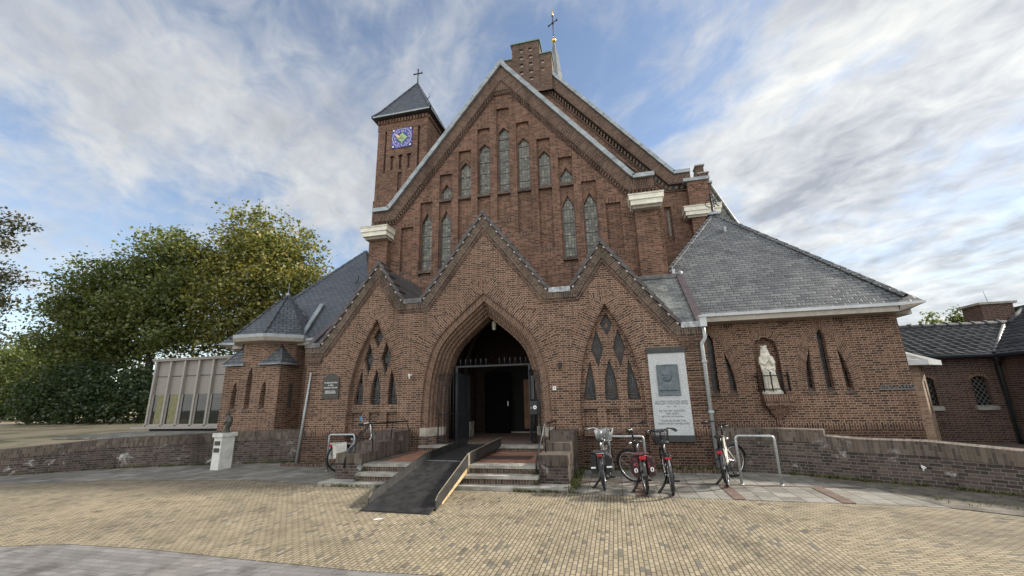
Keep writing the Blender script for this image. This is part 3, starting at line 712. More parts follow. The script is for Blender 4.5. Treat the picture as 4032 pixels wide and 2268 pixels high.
for s in (-1, 1):                                              # pale stone base blocks under the orders
    mb = MB(); P = [(1.735, PF-0.014), (1.56, PF-0.014), (1.262, 10.985), (1.262, 11.13), (1.735, 11.13)]
    poly = [(CX+s*a, b, 0.70) for a, b in P]; mb.prism(poly, (0, 0, 0.21)); mb.build('base_stone', 'stone', church)
    mb = MB(); P = [(1.735, PF-0.010), (1.575, PF-0.010), (1.272, 10.975), (1.272, 11.13), (1.735, 11.13)]
    mb.prism([(CX+s*a, b, 0.3) for a, b in P], (0, 0, 0.40)); mb.build('base_course', 'brick_weathered', church)
# blind arches with lancets and diamonds
lens = lambda c, w, z0, z1: full(smooth([(w, z0), (w*0.97, z0+(z1-z0)*0.3), (w*0.72, z0+(z1-z0)*0.62), (0, z1)], 3), c)
def lancet_side(s):     # the outer lancets follow the big arch on their outer side
    return [(s*0.40*1.0-s*0.025, 1.52), (s*0.385, 1.9), (s*0.415, 2.18), (s*0.455, 2.49), (s*0.585, 2.02), (s*0.645, 1.7), (s*0.675, 1.52)]
def diamond(cx, cz, w, h): return [(cx-w, cz), (cx-w*0.55, cz+h*0.5), (cx, cz+h), (cx+w*0.55, cz+h*0.5), (cx+w, cz), (cx+w*0.5, cz-h*0.5), (cx, cz-h), (cx-w*0.5, cz-h*0.5)]
SH = [lancet_side(-1), lens(0, .155, 1.52, 2.48), lancet_side(1), diamond(-.265, 2.75, .15, .46), diamond(.265, 2.75, .15, .46), [(-.155, 3.37), (0, 3.64), (.155, 3.37), (0, 3.06)]]
SLOT = [[(-.675, .89), (-.37, .89), (-.37, 1.31), (-.675, 1.31)], [(-.155, .89), (.155, .89), (.155, 1.31), (-.155, 1.31)], [(.37, .89), (.675, .89), (.675, 1.31), (.37, 1.31)]]
def add_glass(name, poly, y, mat, parent, cx=None, lead=True, leadm='lead_dark'):
    mb = MB(); plate(mb, poly, [], y); o = mb.build(name, mat, parent); return o
for s in (-3.165, 3.165):
    mb = MB(); c = CX+s; sh = half_off(SARCH, 0, 30)
    sh_f = full(sh, c)
    acc = 0
    strip(mb, sh, PF, sh, PF+.20, c, 1, 0)
    tr = lambda poly: [(c+a, b) for a, b in poly]
    plate(mb, sh_f, [tr(h) for h in SH+SLOT], PF+.15, PF+.30, 0, 0, rim=False)
    for sl_ in SLOT: plate(mb, tr(sl_), [], PF+.22)
    mb.build('blind_arch', ['brick', 'brick_order'], church)
    for i, hpoly in enumerate(SH):
        w = add_glass('lancet_window' if i < 3 else 'diamond_window', tr(hpoly), PF+.27, 'leaded_dark', church)
        if i == 5 and s > 0:
            g = MB(); plate(g, tr([(-.05, 3.33), (0, 3.42), (.05, 3.33), (0, 3.24)]), [], PF+.265); g.build('amber_pane', 'orange_wood', w)
        if i < 3:
            xs = [p[0] for p in SLOT[i]]; x0, x1 = c+min(xs)-.01, c+max(xs)+.01; g = MB()
            g.prism([(x0, PF+.30, 1.52), (x0, PF+.12, 1.345), (x0, PF+.12, 1.31), (x0, PF+.30, 1.31)], (x1-x0, 0, 0)); g.build('sill', 'brick_soldier', w)
        g = MB()                                                     # lead cames
        xs = [p[0] for p in hpoly]; zs = [p[1] for p in hpoly]; x0, x1, z0, z1 = min(xs)+c, max(xs)+c, min(zs), max(zs); xm = (x0+x1)/2
        def came(a, b, r=.006): g.tube([(a[0], PF+.262, a[1]), (b[0], PF+.262, b[1])], r, 4)
        if i < 3:
            came((xm-.05, z0), (xm-.05, z0+.5)); came((xm+.05, z0), (xm+.05, z0+.5)); came((xm-.05, z0+.5), (xm, z1-.1)); came((xm+.05, z0+.5), (xm, z1-.1))
            came((x0+.01, z0+.13), (x1-.01, z0+.13)); came((xm-.11, z0+.06), (xm+.11, z0+.06)); came((xm-.08, z0+.55), (xm+.08, z0+.55))
            came((xm-.03, z0+.13), (xm, z0+.55)); came((xm+.03, z0+.13), (xm, z0+.55))
        else:
            zm = (z0+z1)/2; k = (x1-x0)*.32
            came((x0+.02, zm), (x1-.02, zm)); came((xm-k, zm), (xm, zm+k*2.2)); came((xm+k, zm), (xm, zm+k*2.2)); came((xm-k*.8, zm), (xm, zm-k*2)); came((xm+k*.8, zm), (xm, zm-k*2)); came((xm-k*.5, zm), (xm, zm-k*1.1)); came((xm+k*.5, zm), (xm, zm-k*1.1))
        g.build('lead_came', 'letter_grey', w)
    for sl_ in SLOT:
        g = MB(); xs = [c+p[0] for p in sl_]; x0, x1 = min(xs)-.01, max(xs)+.01
        g.prism([(x0, PF+.22, .90), (x0, PF+.02, .77), (x0, PF+.02, .70), (x0, PF+.22, .70)], (x1-x0, 0, 0))
        g.build('lower_sill', 'brick_soldier', church)
# copings and friezes of the porch gables
fm = MB(); band(fm, X(offs(CTOP, .085)), X(offs(CTOP, .30)), PF-.05, PF+.05, 0); band(fm, X(offs(CTOP, .30)), X(offs(CTOP, .355)), PF-.034, PF+.05, 1, False); band(fm, X(offs(CTOP, .355)), X(offs(CTOP, .405)), PF-.018, PF+.05, 1, False)
fm.build('gable_frieze', ['brick_step', 'brick_soldier'], church)
cm, wm = MB(), MB()
def coping_run(a, b, n, y0, y1, th, m=0, lift=0.03, white=True):
    a, b = V((a[0], 0, a[1])), V((b[0], 0, b[1])); d = (b-a); L = d.length; d.normalize()
    hi = a if a.z > b.z else b; lo = b if hi is a else a; d = (lo-hi).normalized(); nn = V((d.z, 0, -d.x)); nn = nn if nn.z > 0 else -nn
    for i in range(n):
        p = hi+d*(L*i/n); q = hi+d*(L*(i+1)/n+0.012)
        poly = [p-nn*th, q-nn*(th-lift), q+nn*lift, p]
        poly = [V((v.x, y0, v.z)) for v in poly]; cm.prism(poly, (0, y1-y0, 0), m)
        if white and i < n:
            t = [q-d*.012-nn*(th-lift+.0), q-d*.085-nn*(th+.002), q-d*.012-nn*(th+.022)]
            wm.prism([V((v.x, y0+.012, v.z)) for v in t], (0, .05, 0))
for i in range(1, 9):
    a, b = CTOP[i], CTOP[i+1]
    if abs(a[1]-b[1]) < 1e-6: continue
    L = hypot(b[0]-a[0], b[1]-a[1]); coping_run((CX+a[0], a[1]), (CX+b[0], b[1]), max(3, round(L/.285)), PF-.085, PF+.33, .085)
for ax, az in ((-3.165, 5.58), (0, 6.77), (3.165, 5.58)): cm.prism([(CX+ax-.07, PF-.095, az-.10), (CX+ax+.07, PF-.095, az-.10), (CX+ax+.055, PF-.095, az-.035), (CX+ax, PF-.095, az+.015), (CX+ax-.055, PF-.095, az-.035)], (0, .44, 0))
porch_coping = cm.build('coping', 'coping_tile', church); wm.build('coping_joint', 'white_mortar', porch_coping)
for a, b, mi in ((CTOP[3], CTOP[4], 1), (CTOP[6], CTOP[7], 0), (CTOP[9], CTOP[10], 0), (CTOP[0], CTOP[1], 1)):
    mb = MB(); mb.box(CX+a[0]-.01, CX+b[0]+.01, PF-.075, PF+.5, a[1]-.14, a[1]-.005, 0); mb.build('valley_gutter', 'lead_dark' if mi else 'lead', church)
# porch roofs
mb = MB()
for i in range(1, 9):
    a, b = CTOP[i], CTOP[i+1]; z = -.10
    q = [(CX+a[0], PF+.2, a[1]+z), (CX+b[0], PF+.2, b[1]+z), (CX+b[0], MF, b[1]+z), (CX+a[0], MF, a[1]+z)]
    mb.face(q, None, 0)
pr = mb.build('porch_roof', 'slate', church)
for s in (-1, 1):                                               # little lean-to roofs beside the gables, facing the square
    mb = MB(); P = [(3.4, 10.72, 3.25), (5.36, 10.72, 3.25), (5.36, 12.75, 4.97), (3.4, 12.75, 4.97)]
    q = [(CX+s*a, b, c) for a, b, c in P]; mb.face(q if s > 0 else q[::-1])
    q = [(CX+s*5.33, 10.72, 2.9), (CX+s*5.33, 12.75, 2.9), (CX+s*5.33, 12.75, 4.97), (CX+s*5.33, 10.72, 3.25)]; mb.face(q if s > 0 else q[::-1], None, 0)
    o = mb.build('lean_to_roof', 'slate_pale' if s > 0 else 'slate_sky_tint', church)
    hm = MB()
    for i in range(7):
        f0, f1 = i/7, (i+1.06)/7; p = lambda f: V((CX+s*5.36, 10.7+2.05*f, 3.25+1.74*f))
        a, b = p(f0), p(f1); w = V((.085, 0, 0)); u = V((0, -.02, .035))
        hm.prism([a-w, a+w, b+w+u*.3, b-w+u*.3], (0, -.035, .045))
    hm.build('verge_tile', 'hip_tile', o)
    mb = MB(); x0, x1 = sorted((CX+s*4.0, CX+s*5.45)); mb.box(x0, x1, 12.66, 12.8, 4.93, 5.05); mb.build('flashing', 'lead_dark', o)
    if s > 0:
        mb = MB(); mb.ball((CX+5.40, 12.72, 5.05), (.07, .08, .09), 10); mb.build('ridge_finial', 'lead', o)
# passage and vestibule behind the arch
mb = MB(); w0, w1, y0, y1, zc = CX-1.45, CX+1.45, 11.13, 14.3, 4.6
mb.face([(w0, y0, -.1), (w0, y1, -.1), (w0, y1, zc), (w0, y0, zc)]); mb.face([(w1, y1, -.1), (w1, y0, -.1), (w1, y0, zc), (w1, y1, zc)])
dd = [(w0, .3), (CX-1.05, .3), (CX-1.05, 2.45), (CX-.6, 2.62), (CX+.6, 2.62), (CX+.62, 2.45), (CX+.62, .3), (w1, .3), (w1, zc), (w0, zc)]
plate(mb, dd, [], y1)
mb.face([(w0, y0, zc), (w0, y1, zc), (w1, y1, zc), (w1, y0, zc)])
for s in (-1, 1):                                               # brick pilasters and vault ribs
    mb.box(CX+s*1.30-.13, CX+s*1.30+.13, 12.9, 13.2, .485, 2.3, 0)
    arc = [(CX+s*(1.35*cos(t)), 12.95, 2.3+1.9*sin(t)) for t in np.linspace(0, pi/2, 9)]; mb.tube(arc, .09, 6)
mb.build('vestibule', 'brick_shaded', church)
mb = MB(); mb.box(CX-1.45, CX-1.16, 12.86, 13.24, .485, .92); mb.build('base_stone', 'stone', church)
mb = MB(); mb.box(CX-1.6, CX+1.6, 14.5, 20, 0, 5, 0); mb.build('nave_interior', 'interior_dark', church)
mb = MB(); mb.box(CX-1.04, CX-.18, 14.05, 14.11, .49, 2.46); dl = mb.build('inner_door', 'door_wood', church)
mb = MB(); mb.box(CX-.24, CX-.22, 13.98, 14.05, 1.35, 1.5); mb.build('door_handle', 'silver', dl)
mb = MB(); mb.box(CX+.25, CX+.44, 14.30, 14.4, .6, 2.2); mb.build('inner_panel', 'orange_wood', church)
mb = MB(); mb.box(CX+.46, CX+.62, 14.24, 14.28, .5, 2.35); mb.build('glass_door', 'window_glass', church)
mb = MB(); mb.tube([(CX+.02, 11.5, 3.75), (CX+.02, 11.5, 4.3)], .012, 6); mb.lathe([(.001, 3.50), (.05, 3.51), (.055, 3.60), (.04, 3.61), (.065, 3.62), (.065, 3.74), (.03, 3.76), (.001, 3.765)], (CX+.02, 11.5, 0), 12)
tag(mb.build('arch_lamp', 'statue_stone'), 'small white lamp hanging in the point of the entrance arch', 'lamp')

# ---- main gable
G = [(-5.03, 8.56), (-4.43, 8.56), (0, 14.07), (4.43, 8.56), (5.03, 8.56)]
g69 = offs(G, .69)
gw = MB()
REC_TOP = {0: 12.05, 1: 11.32, 2: 10.51, 3: 9.65, 4: 8.62, 5: 7.72}
REC_BOT = {0: 7.47, 1: 6.89, 2: 6.27, 3: 5.67, 4: 5.67, 5: 5.93}
WIN = {0: [(8.70, 11.10, 11.30)], 1: [(8.70, 10.53, 10.74)], 2: [(8.70, 9.84, 10.09)], 3: [(8.70, 9.0, 9.28), (6.05, 7.84, 8.24)], 4: [(6.05, 7.84, 8.24)], 5: []}
holes = []
for k in range(-5, 6):
    c = CX+k*.733; holes.append([(c-.24, REC_BOT[abs(k)]), (c+.24, REC_BOT[abs(k)]), (c+.24, REC_TOP[abs(k)]), (c-.24, REC_TOP[abs(k)])])
gtop = X(g69)
plate(gw, [(CX-5.0, 4.0), (CX+5.0, 4.0), (CX+5.0, gtop[-1][1])]+gtop[1:-1][::-1]+[(CX-5.0, gtop[0][1])], holes, MF, MF+.14, 0, rim=False)
for s in (-1, 1):
    x = CX+5.0*s; a = [(x, MF, 1), (x, 18.8, 1), (x, 18.8, 8.2), (x, MF, 8.2)]; gw.face(a if s > 0 else a[::-1])
gable = gw.build('gable_wall', 'brick_high', church)
for k in range(-5, 6):
    rp = MB()
    c = CX+k*.733; zt, zb = REC_TOP[abs(k)], REC_BOT[abs(k)]; wins = WIN[abs(k)]
    hs = []
    for z0, zs, za in wins: hs.append([(c-.205, z0), (c+.205, z0), (c+.205, zs), (c, za), (c-.205, zs)])
    # herringbone fields above the windows, plain brick below
    cuts = [zt]
    segs = []
    if not wins: segs = [(zb, zt, 0)]
    elif len(wins) == 1: segs = [(wins[0][1]-.05, zt, 1), (zb, wins[0][1]-.05, 0)]
    else: segs = [(wins[0][1]-.05, zt, 1), (8.57, wins[0][1]-.05, 0), (wins[1][1]-.05, 8.57, 1), (zb, wins[1][1]-.05, 0)]
    for a, b, herr in segs:
        sub = []
        for side in ((-1, 1) if herr else (0,)):
            x0, x1 = (c-.24, c+.24) if side == 0 else ((c-.24, c) if side < 0 else (c, c+.24))
            poly = [(x0, a), (x1, a), (x1, b), (x0, b)]
            # cut the window opening out by clipping to left / right / above
            for z0, zs, za in wins:
                if z0 < b and za > a:
                    lo, hi = max(z0, a), b
                    if side == 0:
                        parts = [[(x0, lo), (c-.205, lo), (c-.205, b), (x0, b)], [(c+.205, lo), (x1, lo), (x1, b), (c+.205, b)]]
                        if z0 > a: parts.append([(x0, a), (x1, a), (x1, z0), (x0, z0)])
                    else:
                        s = side; parts = [[(c+s*.24, a), (c+s*.24, b), (c, b), (c, za), (c+s*.205, zs), (c+s*.205, a)]]
                    sub += [(p, side) for p in parts]; break
            else: sub.append((poly, side))
        for p, side in sub:
            uvf = None if side == 0 else (lambda x, z, s=side, c=c: ((x-c)*s*.707-z*.707, (x-c)*s*.707+z*.707))
            plate(rp, p, [], MF+.10, None, 0, uvf=uvf)
    for z0, zs, za in wins:
        hp = [(c-.205, z0), (c+.205, z0), (c+.205, zs), (c, za), (c-.205, zs)]; hp = ccw(hp)[::-1]
        for i in range(5):
            a, b = hp[i], hp[(i+1) % 5]; rp.face([(a[0], MF+.10, a[1]), (a[0], MF+.24, a[1]), (b[0], MF+.24, b[1]), (b[0], MF+.10, b[1])])
        w = add_glass('stained_window', hp, MF+.20, 'leaded_glass', church)
        bm_ = MB(); z = z0+.30+(.04*(k % 3))
        while z < zs: bm_.tube([(c-.2, MF+.19, z), (c+.2, MF+.19, z)], .010, 4); z += .46
        for zz in (z0+.01,): bm_.box(c-.205, c+.205, MF+.18, MF+.2, zz, zz+.02)
        for sx in (-1, 1): bm_.box(c+sx*.195-.012, c+sx*.195+.012, MF+.18, MF+.2, z0, zs)
        bm_.tube([(c-.2, MF+.19, zs), (c, MF+.19, za-.02), (c+.2, MF+.19, zs)], .014, 4)
        bm_.build('saddle_bar', 'lead_dark', w)
        s_ = MB(); s_.prism([(c-.25, MF+.22, z0+.005), (c-.25, MF-.015, z0-.035), (c-.25, MF-.015, z0-.145), (c-.25, MF+.22, z0-.145)], (.5, 0, 0)); s_.build('sill', 'brick_weathered', w)
    mbx = rp
    band_z = zb
    sill = MB(); sill.box(c-.24, c+.24, MF-.008, MF+.12, zb-.001, zb+.10, 0, 'b', True); sill.build('recess_sill', 'brick_soldier', church)
    rp.build('recess_panel', 'brick_high', church)
for k in range(-5, 6):
    lin = MB(); c = CX+k*.733; zt = REC_TOP[abs(k)]; lin.box(c-.26, c+.26, MF-.005, MF+.02, zt+.0, zt+.17, 0, 'b', True); lin.build('lintel_course', 'brick_high', church)
fm = MB()
band(fm, X(offs(G, .15)), X(offs(G, .52)), MF-.10, MF+.05, 0)
band(fm, X(offs(G, .52)), X(offs(G, .56)), MF-.075, MF+.05, 0, False)
band(fm, X(offs(G, .65)), X(offs(G, .69)), MF-.03, MF+.05, 0, False)
fr = fm.build('gable_frieze', 'brick_soldier', church)
def dentils(G_, d0, d1, y, step, cxx, parent, w=.5, mat='brick_soldier'):
    dm = MB(); A, B = offs(G_, d0), offs(G_, d1)
    for i in range(len(A)-1):
        a, b, c_, d = A[i], A[i+1], B[i+1], B[i]; L = hypot(b[0]-a[0], b[1]-a[1]); n = max(1, int(L/step))
        for j in range(n):
            f0, f1 = (j+.2)/n, (j+.2+w)/n; lp = lambda p, q, f: (p[0]+(q[0]-p[0])*f, p[1]+(q[1]-p[1])*f)
            q = [lp(a, b, f0), lp(a, b, f1), lp(d, c_, f1), lp(d, c_, f0)]
            dm.prism([(cxx+p[0], y, p[1]) for p in q], (0, .09, 0))
    return dm.build('dentil_course', mat, parent)
dentils(G, .56, .65, MF-.07, .115, CX, church)
mb = MB(); band(mb, X(offs(G, .56)), X(offs(G, .65)), MF-.012, MF+.05, 0); 
mb.prism([(CX-.30, MF-.085, 12.76), (CX+.30, MF-.085, 12.76), (CX, MF-.085, 13.16)], (0, .1, 0)); mb.box(CX-.32, CX+.32, MF-.055, MF, 12.70, 12.755); 
for i in range(6): mb.box(CX-.27+i*.1, CX-.22+i*.1, MF-.07, MF, 12.60, 12.70)
mb.build('dentil_bed', 'brick_soldier', church)
for s in (-1, 1):
    cm, wm = MB(), MB()
    coping_run((CX, 14.07), (CX+s*4.43, 8.56), 16, MF-.20, MF+.30, .15, 0, .012, False)
    x0, x1 = sorted((CX+s*4.36, CX+s*5.03)); cm.box(x0, x1, MF-.20, MF+.30, 8.42, 8.565)
    if s > 0: cm.prism([(CX-.16, MF-.21, 13.75), (CX, MF-.21, 13.87), (CX+.16, MF-.21, 13.75), (CX+.16, MF-.21, 13.92), (CX, MF-.21, 14.10), (CX-.16, MF-.21, 13.92)], (0, .52, 0))
    cm.build('coping', 'zinc', church)
    mb = MB()
    x0, x1 = sorted((CX+s*4.30, CX+s*5.0)); mb.box(x0, x1, 12.80, MF, 1, 7.45, 0)
    x0, x1 = sorted((CX+s*4.95, CX+s*5.12)); mb.box(x0, x1, 12.98, 13.4, 1, 7.45, 0)
    mb.build('pier', 'brick_high', church)
for s in (-1, 1):
    mb = MB(); x0, x1 = sorted((CX+s*4.14, CX+s*5.17))
    mb.box(x0, x1, 12.45, 13.06, 7.46, 7.615); mb.box(x0+.045, x1-.045, 12.49, 13.05, 7.30, 7.46); mb.box(x0-.02, x1+.02, 12.425, 13.07, 7.615, 7.645)
    o = mb.build('gutter_box', 'cream_paint', church)
    mb = MB(); mb.box(x0+.1, x1-.1, 12.6, 13.04, 7.22, 7.3); mb.box(x0-.025, x1+.025, 12.42, 13.05, 7.645, 7.66); mb.build('gutter_lining', 'soffit', o)
mb = MB()
for s in (-1, 1):
    q = [(CX+s*5.0, MF+.2, 8.3), (CX, MF+.2, 13.9), (CX, 19, 13.9), (CX+s*5.0, 19, 8.3)]; mb.face(q if s < 0 else q[::-1])
mb.build('gable_roof', 'slate', church)

# ---- higher gable of the nave
NY = 18.8; CN = CX
G2 = [(-7.36, 11.52), (-6.72, 11.52), (0, 19.88), (6.72, 11.52), (7.36, 11.52)]
nt_ = X(offs(G2, .95)); nw = MB()
slit = [(2.86, 8.13), (3.14, 8.13), (3.14, 9.87), (2.86, 9.87)]
plate(nw, [(CX-7.4, 1), (CX+8.0, 1), (CX+8.0, 10.5), (CX+7.36, 10.5)]+nt_[1:-1][::-1]+[(CX-7.4, nt_[0][1])], [slit], NY, NY+.16, rim=False)
plate(nw, slit, [], NY+.15)
nw.build('nave_gable_wall', 'brick_high', church)
w = add_glass('slit_window', [(2.97, 8.5), (3.05, 8.5), (3.05, 9.72), (2.97, 9.72)], NY+.14, 'leaded_glass', church)
fm = MB(); band(fm, X(offs(G2, .17)), X(offs(G2, .60)), NY-.16, NY, 0); band(fm, X(offs(G2, .60)), X(offs(G2, .66)), NY-.22, NY, 0, False); band(fm, X(offs(G2, .90)), X(offs(G2, .96)), NY-.08, NY, 0, False)
fm.build('nave_frieze', 'brick_soldier', church); dentils(G2, .74, .90, NY-.13, .2, CX, church)
for s in (-1, 1):
    cm, wm = MB(), MB()
    coping_run((CX+s*1.25, 18.325), (CX+s*6.72, 11.52), 17, NY-.25, NY+.3, .16, 0, .012, False)
    x0, x1 = sorted((CX+s*6.65, CX+s*7.37)); cm.box(x0, x1, NY-.25, NY+.3, 11.36, 11.525)
    cm.build('nave_coping', 'zinc', church)
st = MB(); hol = []
for z in (17.86, 18.32, 18.79, 19.26, 19.74):
    for x in (-.24, .27): hol.append([(CX+x-.10, z-.10), (CX+x+.10, z-.10), (CX+x+.10, z+.10), (CX+x-.10, z+.10)])
plate(st, [(CX-.74, 17), (CX+.74, 17), (CX+.74, 20.2), (CX-.74, 20.2)], hol, NY-.34, NY-.2)
st.box(CX-.74, CX+.74, NY-.34, NY+.7, 17, 20.2, 0, 'f')
for s in (-1, 1):
    h2 = [[(CX+s*.90+x-.09, z-.09), (CX+s*.90+x+.09, z-.09), (CX+s*.90+x+.09, z+.09), (CX+s*.90+x-.09, z+.09)] for x, z in ((0, 18.8), (0, 18.33))]
    x0, x1 = sorted((CX+s*.742, CX+s*1.37)); plate(st, [(x0, 17), (x1, 17), (x1, 19.28), (x0, 19.28)], h2, NY-.32, NY-.2); st.box(x0, x1, NY-.32, NY+.6, 17, 19.28, 0, 'f'); hol += h2
parapet = st.build('stepped_parapet', 'brick_low_wall' if False else 'brick_soldier', church)
for h_ in hol:
    mb = MB(); plate(mb, h_, [], NY-.24); mb.build('recess_fill', 'beige_fill', parapet)
mb = MB(); mb.box(CX-.82, CX+.82, NY-.40, NY+.75, 20.2, 20.27); mb.build('parapet_cap', 'copper', parapet)
for s in (-1, 1): x0, x1 = sorted((CX+s*.745, CX+s*1.42)); mb = MB(); mb.box(x0, x1, NY-.38, NY+.65, 19.28, 19.35); mb.build('parapet_cap', 'copper', parapet)
mb = MB(); mb.box(3.88, 4.72, 18.4, 19.3, 1, 10.78, 0); mb.box(4.6, 4.85, 18.6, 19.3, 9.5, 10.65)
for i, wd_ in enumerate((.52, .36, .22, .08)): mb.box(4.28-wd_/2, 4.28+wd_/2, 18.375, 18.4, 10.60-i*.10, 10.69-i*.10)
np_ = mb.build('nave_pier', 'brick_high', church)
mb = MB(); mb.box(3.72, 4.82, 18.32, 19.35, 10.78, 10.93); mb.box(4.7, 4.95, 18.5, 19.35, 10.66, 10.75); mb.build('pier_cap', 'zinc', np_)
mb = MB(); mb.box(3.58, 5.10, 18.2, 18.9, 9.30, 9.50); mb.box(3.63, 5.05, 18.24, 18.88, 9.12, 9.30); mb.box(3.55, 5.13, 18.17, 18.9, 9.50, 9.535); mb.build('gutter_box', 'cream_paint', church)
mb = MB(); mb.box(3.7, 5.0, 18.3, 18.9, 9.02, 9.12); mb.build('gutter_lining', 'soffit', church)
mb = MB(); mb.prism([(4.42, 19.6, 11), (4.95, 19.6, 11), (4.95, 19.6, 12.12), (4.62, 19.6, 12.12)], (0, .5, 0)); mb.box(4.68, 5.10, 19.55, 20.0, 11, 11.68); o = mb.build('chimney_stack', 'brick_soldier', church)
mb = MB(); mb.box(4.58, 5.0, 19.55, 20.15, 12.12, 12.18); mb.box(4.64, 5.14, 19.5, 20.05, 11.68, 11.74); mb.build('stack_cap', 'stone_step', o)
mb = MB()
for s in (-1, 1):
    q = [(CX+s*7.0, NY+.3, 11.2), (CX, NY+.3, 19.7), (CX, 42, 19.7), (CX+s*7.0, 42, 11.2)]; mb.face(q if s < 0 else q[::-1])
    q = [(CX+s*7.0, NY+.3, 0), (CX+s*7.0, 42, 0), (CX+s*7.0, 42, 11.2), (CX+s*7.0, NY+.3, 11.2)]; mb.face(q if s > 0 else q[::-1])
mb.build('nave_roof', 'slate', church)
mb = MB(); a, b, c_ = (5.0, 20.6, 12.0), (5.35, 20.6, 11.6), (6.15, 20.6, 9.7); d = (6.9, 20.6, 8.2)
mb.face([(4.9, 20.6, 8.2), d, c_, b, a, (4.9, 20.6, 12.0)]); mb.face([d, (6.9, 26, 8.2), (6.15, 26, 9.7), c_]); mb.face([c_, (6.15, 26, 9.7), (5.35, 26, 11.68), b]); mb.face([b, (5.35, 26, 11.68), (5.0, 26, 12.0), a])
mb.face([(3.7, 20.6, 1), (6.6, 20.6, 1), (6.6, 20.6, 8.2), (3.7, 20.6, 8.2)])
o = mb.build('transept_roof', 'slate_pale', church)
mb = MB(); mb.tube([a, b, c_, d], .09, 6); mb.build('verge_tile', 'slate_pale', o)

# ---- fleche
FY = 35.6; fl = MB()
fl.rings([[V((CX+r*cos(2*pi*j/8+pi/8), FY+r*sin(2*pi*j/8+pi/8), z)) for j in range(8)] for r, z in ((1.5, 19), (1.12, 26), (.78, 31.3), (.42, 35.0), (.30, 35.2), (.13, 36.6))], 0, True, False)
fo = fl.build('fleche', 'spire_slate', church)
mb = MB(); mb.ball((CX, FY, 37.0), .25, 14); mb.build('gilt_ball', 'gold', fo); mb = MB(); mb.lathe([(.02, 40.1), (.07, 40.3), (.05, 40.6), (.01, 41.1)], (CX+.02, FY, 0), 6); mb.build('gilt_tip', 'gold', fo)
mb = MB(); mb.tube([(CX, FY, 36.5), (CX, FY, 40.3)], .055, 6); mb.tube([(CX-.46, FY+.2, 39.15), (CX+.46, FY-.2, 39.3)], .055, 6)
for p in ((-.46, .2, 39.15), (.46, -.2, 39.3), (0, 0, 40.1)): mb.ball((CX+p[0], FY+p[1], p[2]), .11, 6)
mb.ball((CX, FY, 39.2), .16, 6); mb.build('spire_cross', 'iron', fo)

# ---- clock tower
TX0, TX1, TY0, TY1 = -11.06, -8.27, 17.3, 20.1; TM = (TX0+TX1)/2
tw = MB()
sl3 = [[(x-.075, 12.93), (x+.075, 12.93), (x+.075, 13.62), (x+.13, 13.66), (x+.13, 13.74), (x+.05, 13.78), (x-.05, 13.78), (x-.13, 13.74), (x-.13, 13.66), (x-.075, 13.62)] for x in (-10.18, -9.71, -9.24)]
gro = [[(x-.055, 12.82), (x+.055, 12.82), (x+.055, 15.27), (x-.055, 15.27)] for x in (-10.60, -8.74)]
low = [[(-9.82, 11.6), (-9.60, 11.6), (-9.60, 12.76), (-9.82, 12.76)]]
plate(tw, [(TX0, 9.95), (TX1, 9.95), (TX1, 15.95), (TX0, 15.95)], sl3+gro+low, TY0, TY0+.16, rim=False)
plate(tw, low[0], [], TY0+.10)
tw.box(TX0+.02, TX1-.02, TY0+.155, TY0+.17, 11, 15.4)
for s, x in ((-1, TX0), (1, TX1)):
    for yy in (TY0+.5, TY1-.5):
        pass
    q = [(x, TY0, 9.95), (x, TY1, 9.95), (x, TY1, 15.95), (x, TY0, 15.95)]; tw.face(q if s > 0 else q[::-1])
tw.box(TX1-.01, TX1+.03, TY0, TY0+.42, 12.8, 15.33, 0, 'l'); tw.box(TX1-.01, TX1+.03, TY0+.55, TY1-.55, 12.8, 15.28, 0, 'l'); tw.box(TX1-.01, TX1+.03, TY1-.42, TY1, 12.8, 15.33, 0, 'l')
tw.face([(TX1, TY1, 9.95), (TX0, TY1, 9.95), (TX0, TY1, 15.95), (TX1, TY1, 15.95)])
tw.box(TX0-.04, TX1+.02, TY0-.03, TY1+.03, 11.34-1.4, 11.34, 0); tw.box(TX0-.08, TX1+.05, TY0-.06, TY1+.06, 0, 9.95, 0)
tower = tw.build('tower', 'brick_high', church)
mb = MB(); mb.box(TX0-.02, TX1+.02, TY0-.02, TY1+.02, 15.30, 15.95, 0)
n = 17
for i in range(n):
    x = TX0+.05+(TX1-TX0-.1)*i/(n-1); mb.box(x-.045, x+.045, TY0-.10, TY0, 15.70, 15.90)
    y = TY0+.05+(TY1-TY0-.1)*i/(n-1); mb.box(TX1, TX1+.10, y-.045, y+.045, 15.70, 15.90)
mb.build('tower_cornice', 'brick_high', church)
mb = MB()
for i in range(3): mb.box(-10.0+i*.55, -9.52+i*.55, TY0-.006, TY0+.01, 15.3, 15.46)
ex0, ex1, ey0, ey1, ez = TX0-.25, TX1+.27, TY0-.3, TY1+.27, 16.05; ax_, ay_, az_ = -9.62, 18.68, 19.2
rf = MB(); cs = [(ex0, ey0), (ex1, ey0), (ex1, ey1), (ex0, ey1)]
for i in range(4):
    a, b = cs[i], cs[(i+1) % 4]; fa = lambda p, f: (p[0]+(ax_-p[0])*f, p[1]+(ay_-p[1])*f)
    a2, b2 = fa(a, .16), fa(b, .16); z2 = ez+.40
    rf.face([(a[0], a[1], ez), (b[0], b[1], ez), (b2[0], b2[1], z2), (a2[0], a2[1], z2)]); rf.face([(a2[0], a2[1], z2), (b2[0], b2[1], z2), (ax_, ay_, az_)])
tr_ = rf.build('tower_roof', 'slate_sky_tint', church)
mb = MB(); mb.face([(ex0, ey1, ez-.02), (ex1, ey1, ez-.02), (ex1, ey0, ez-.02), (ex0, ey0, ez-.02)])
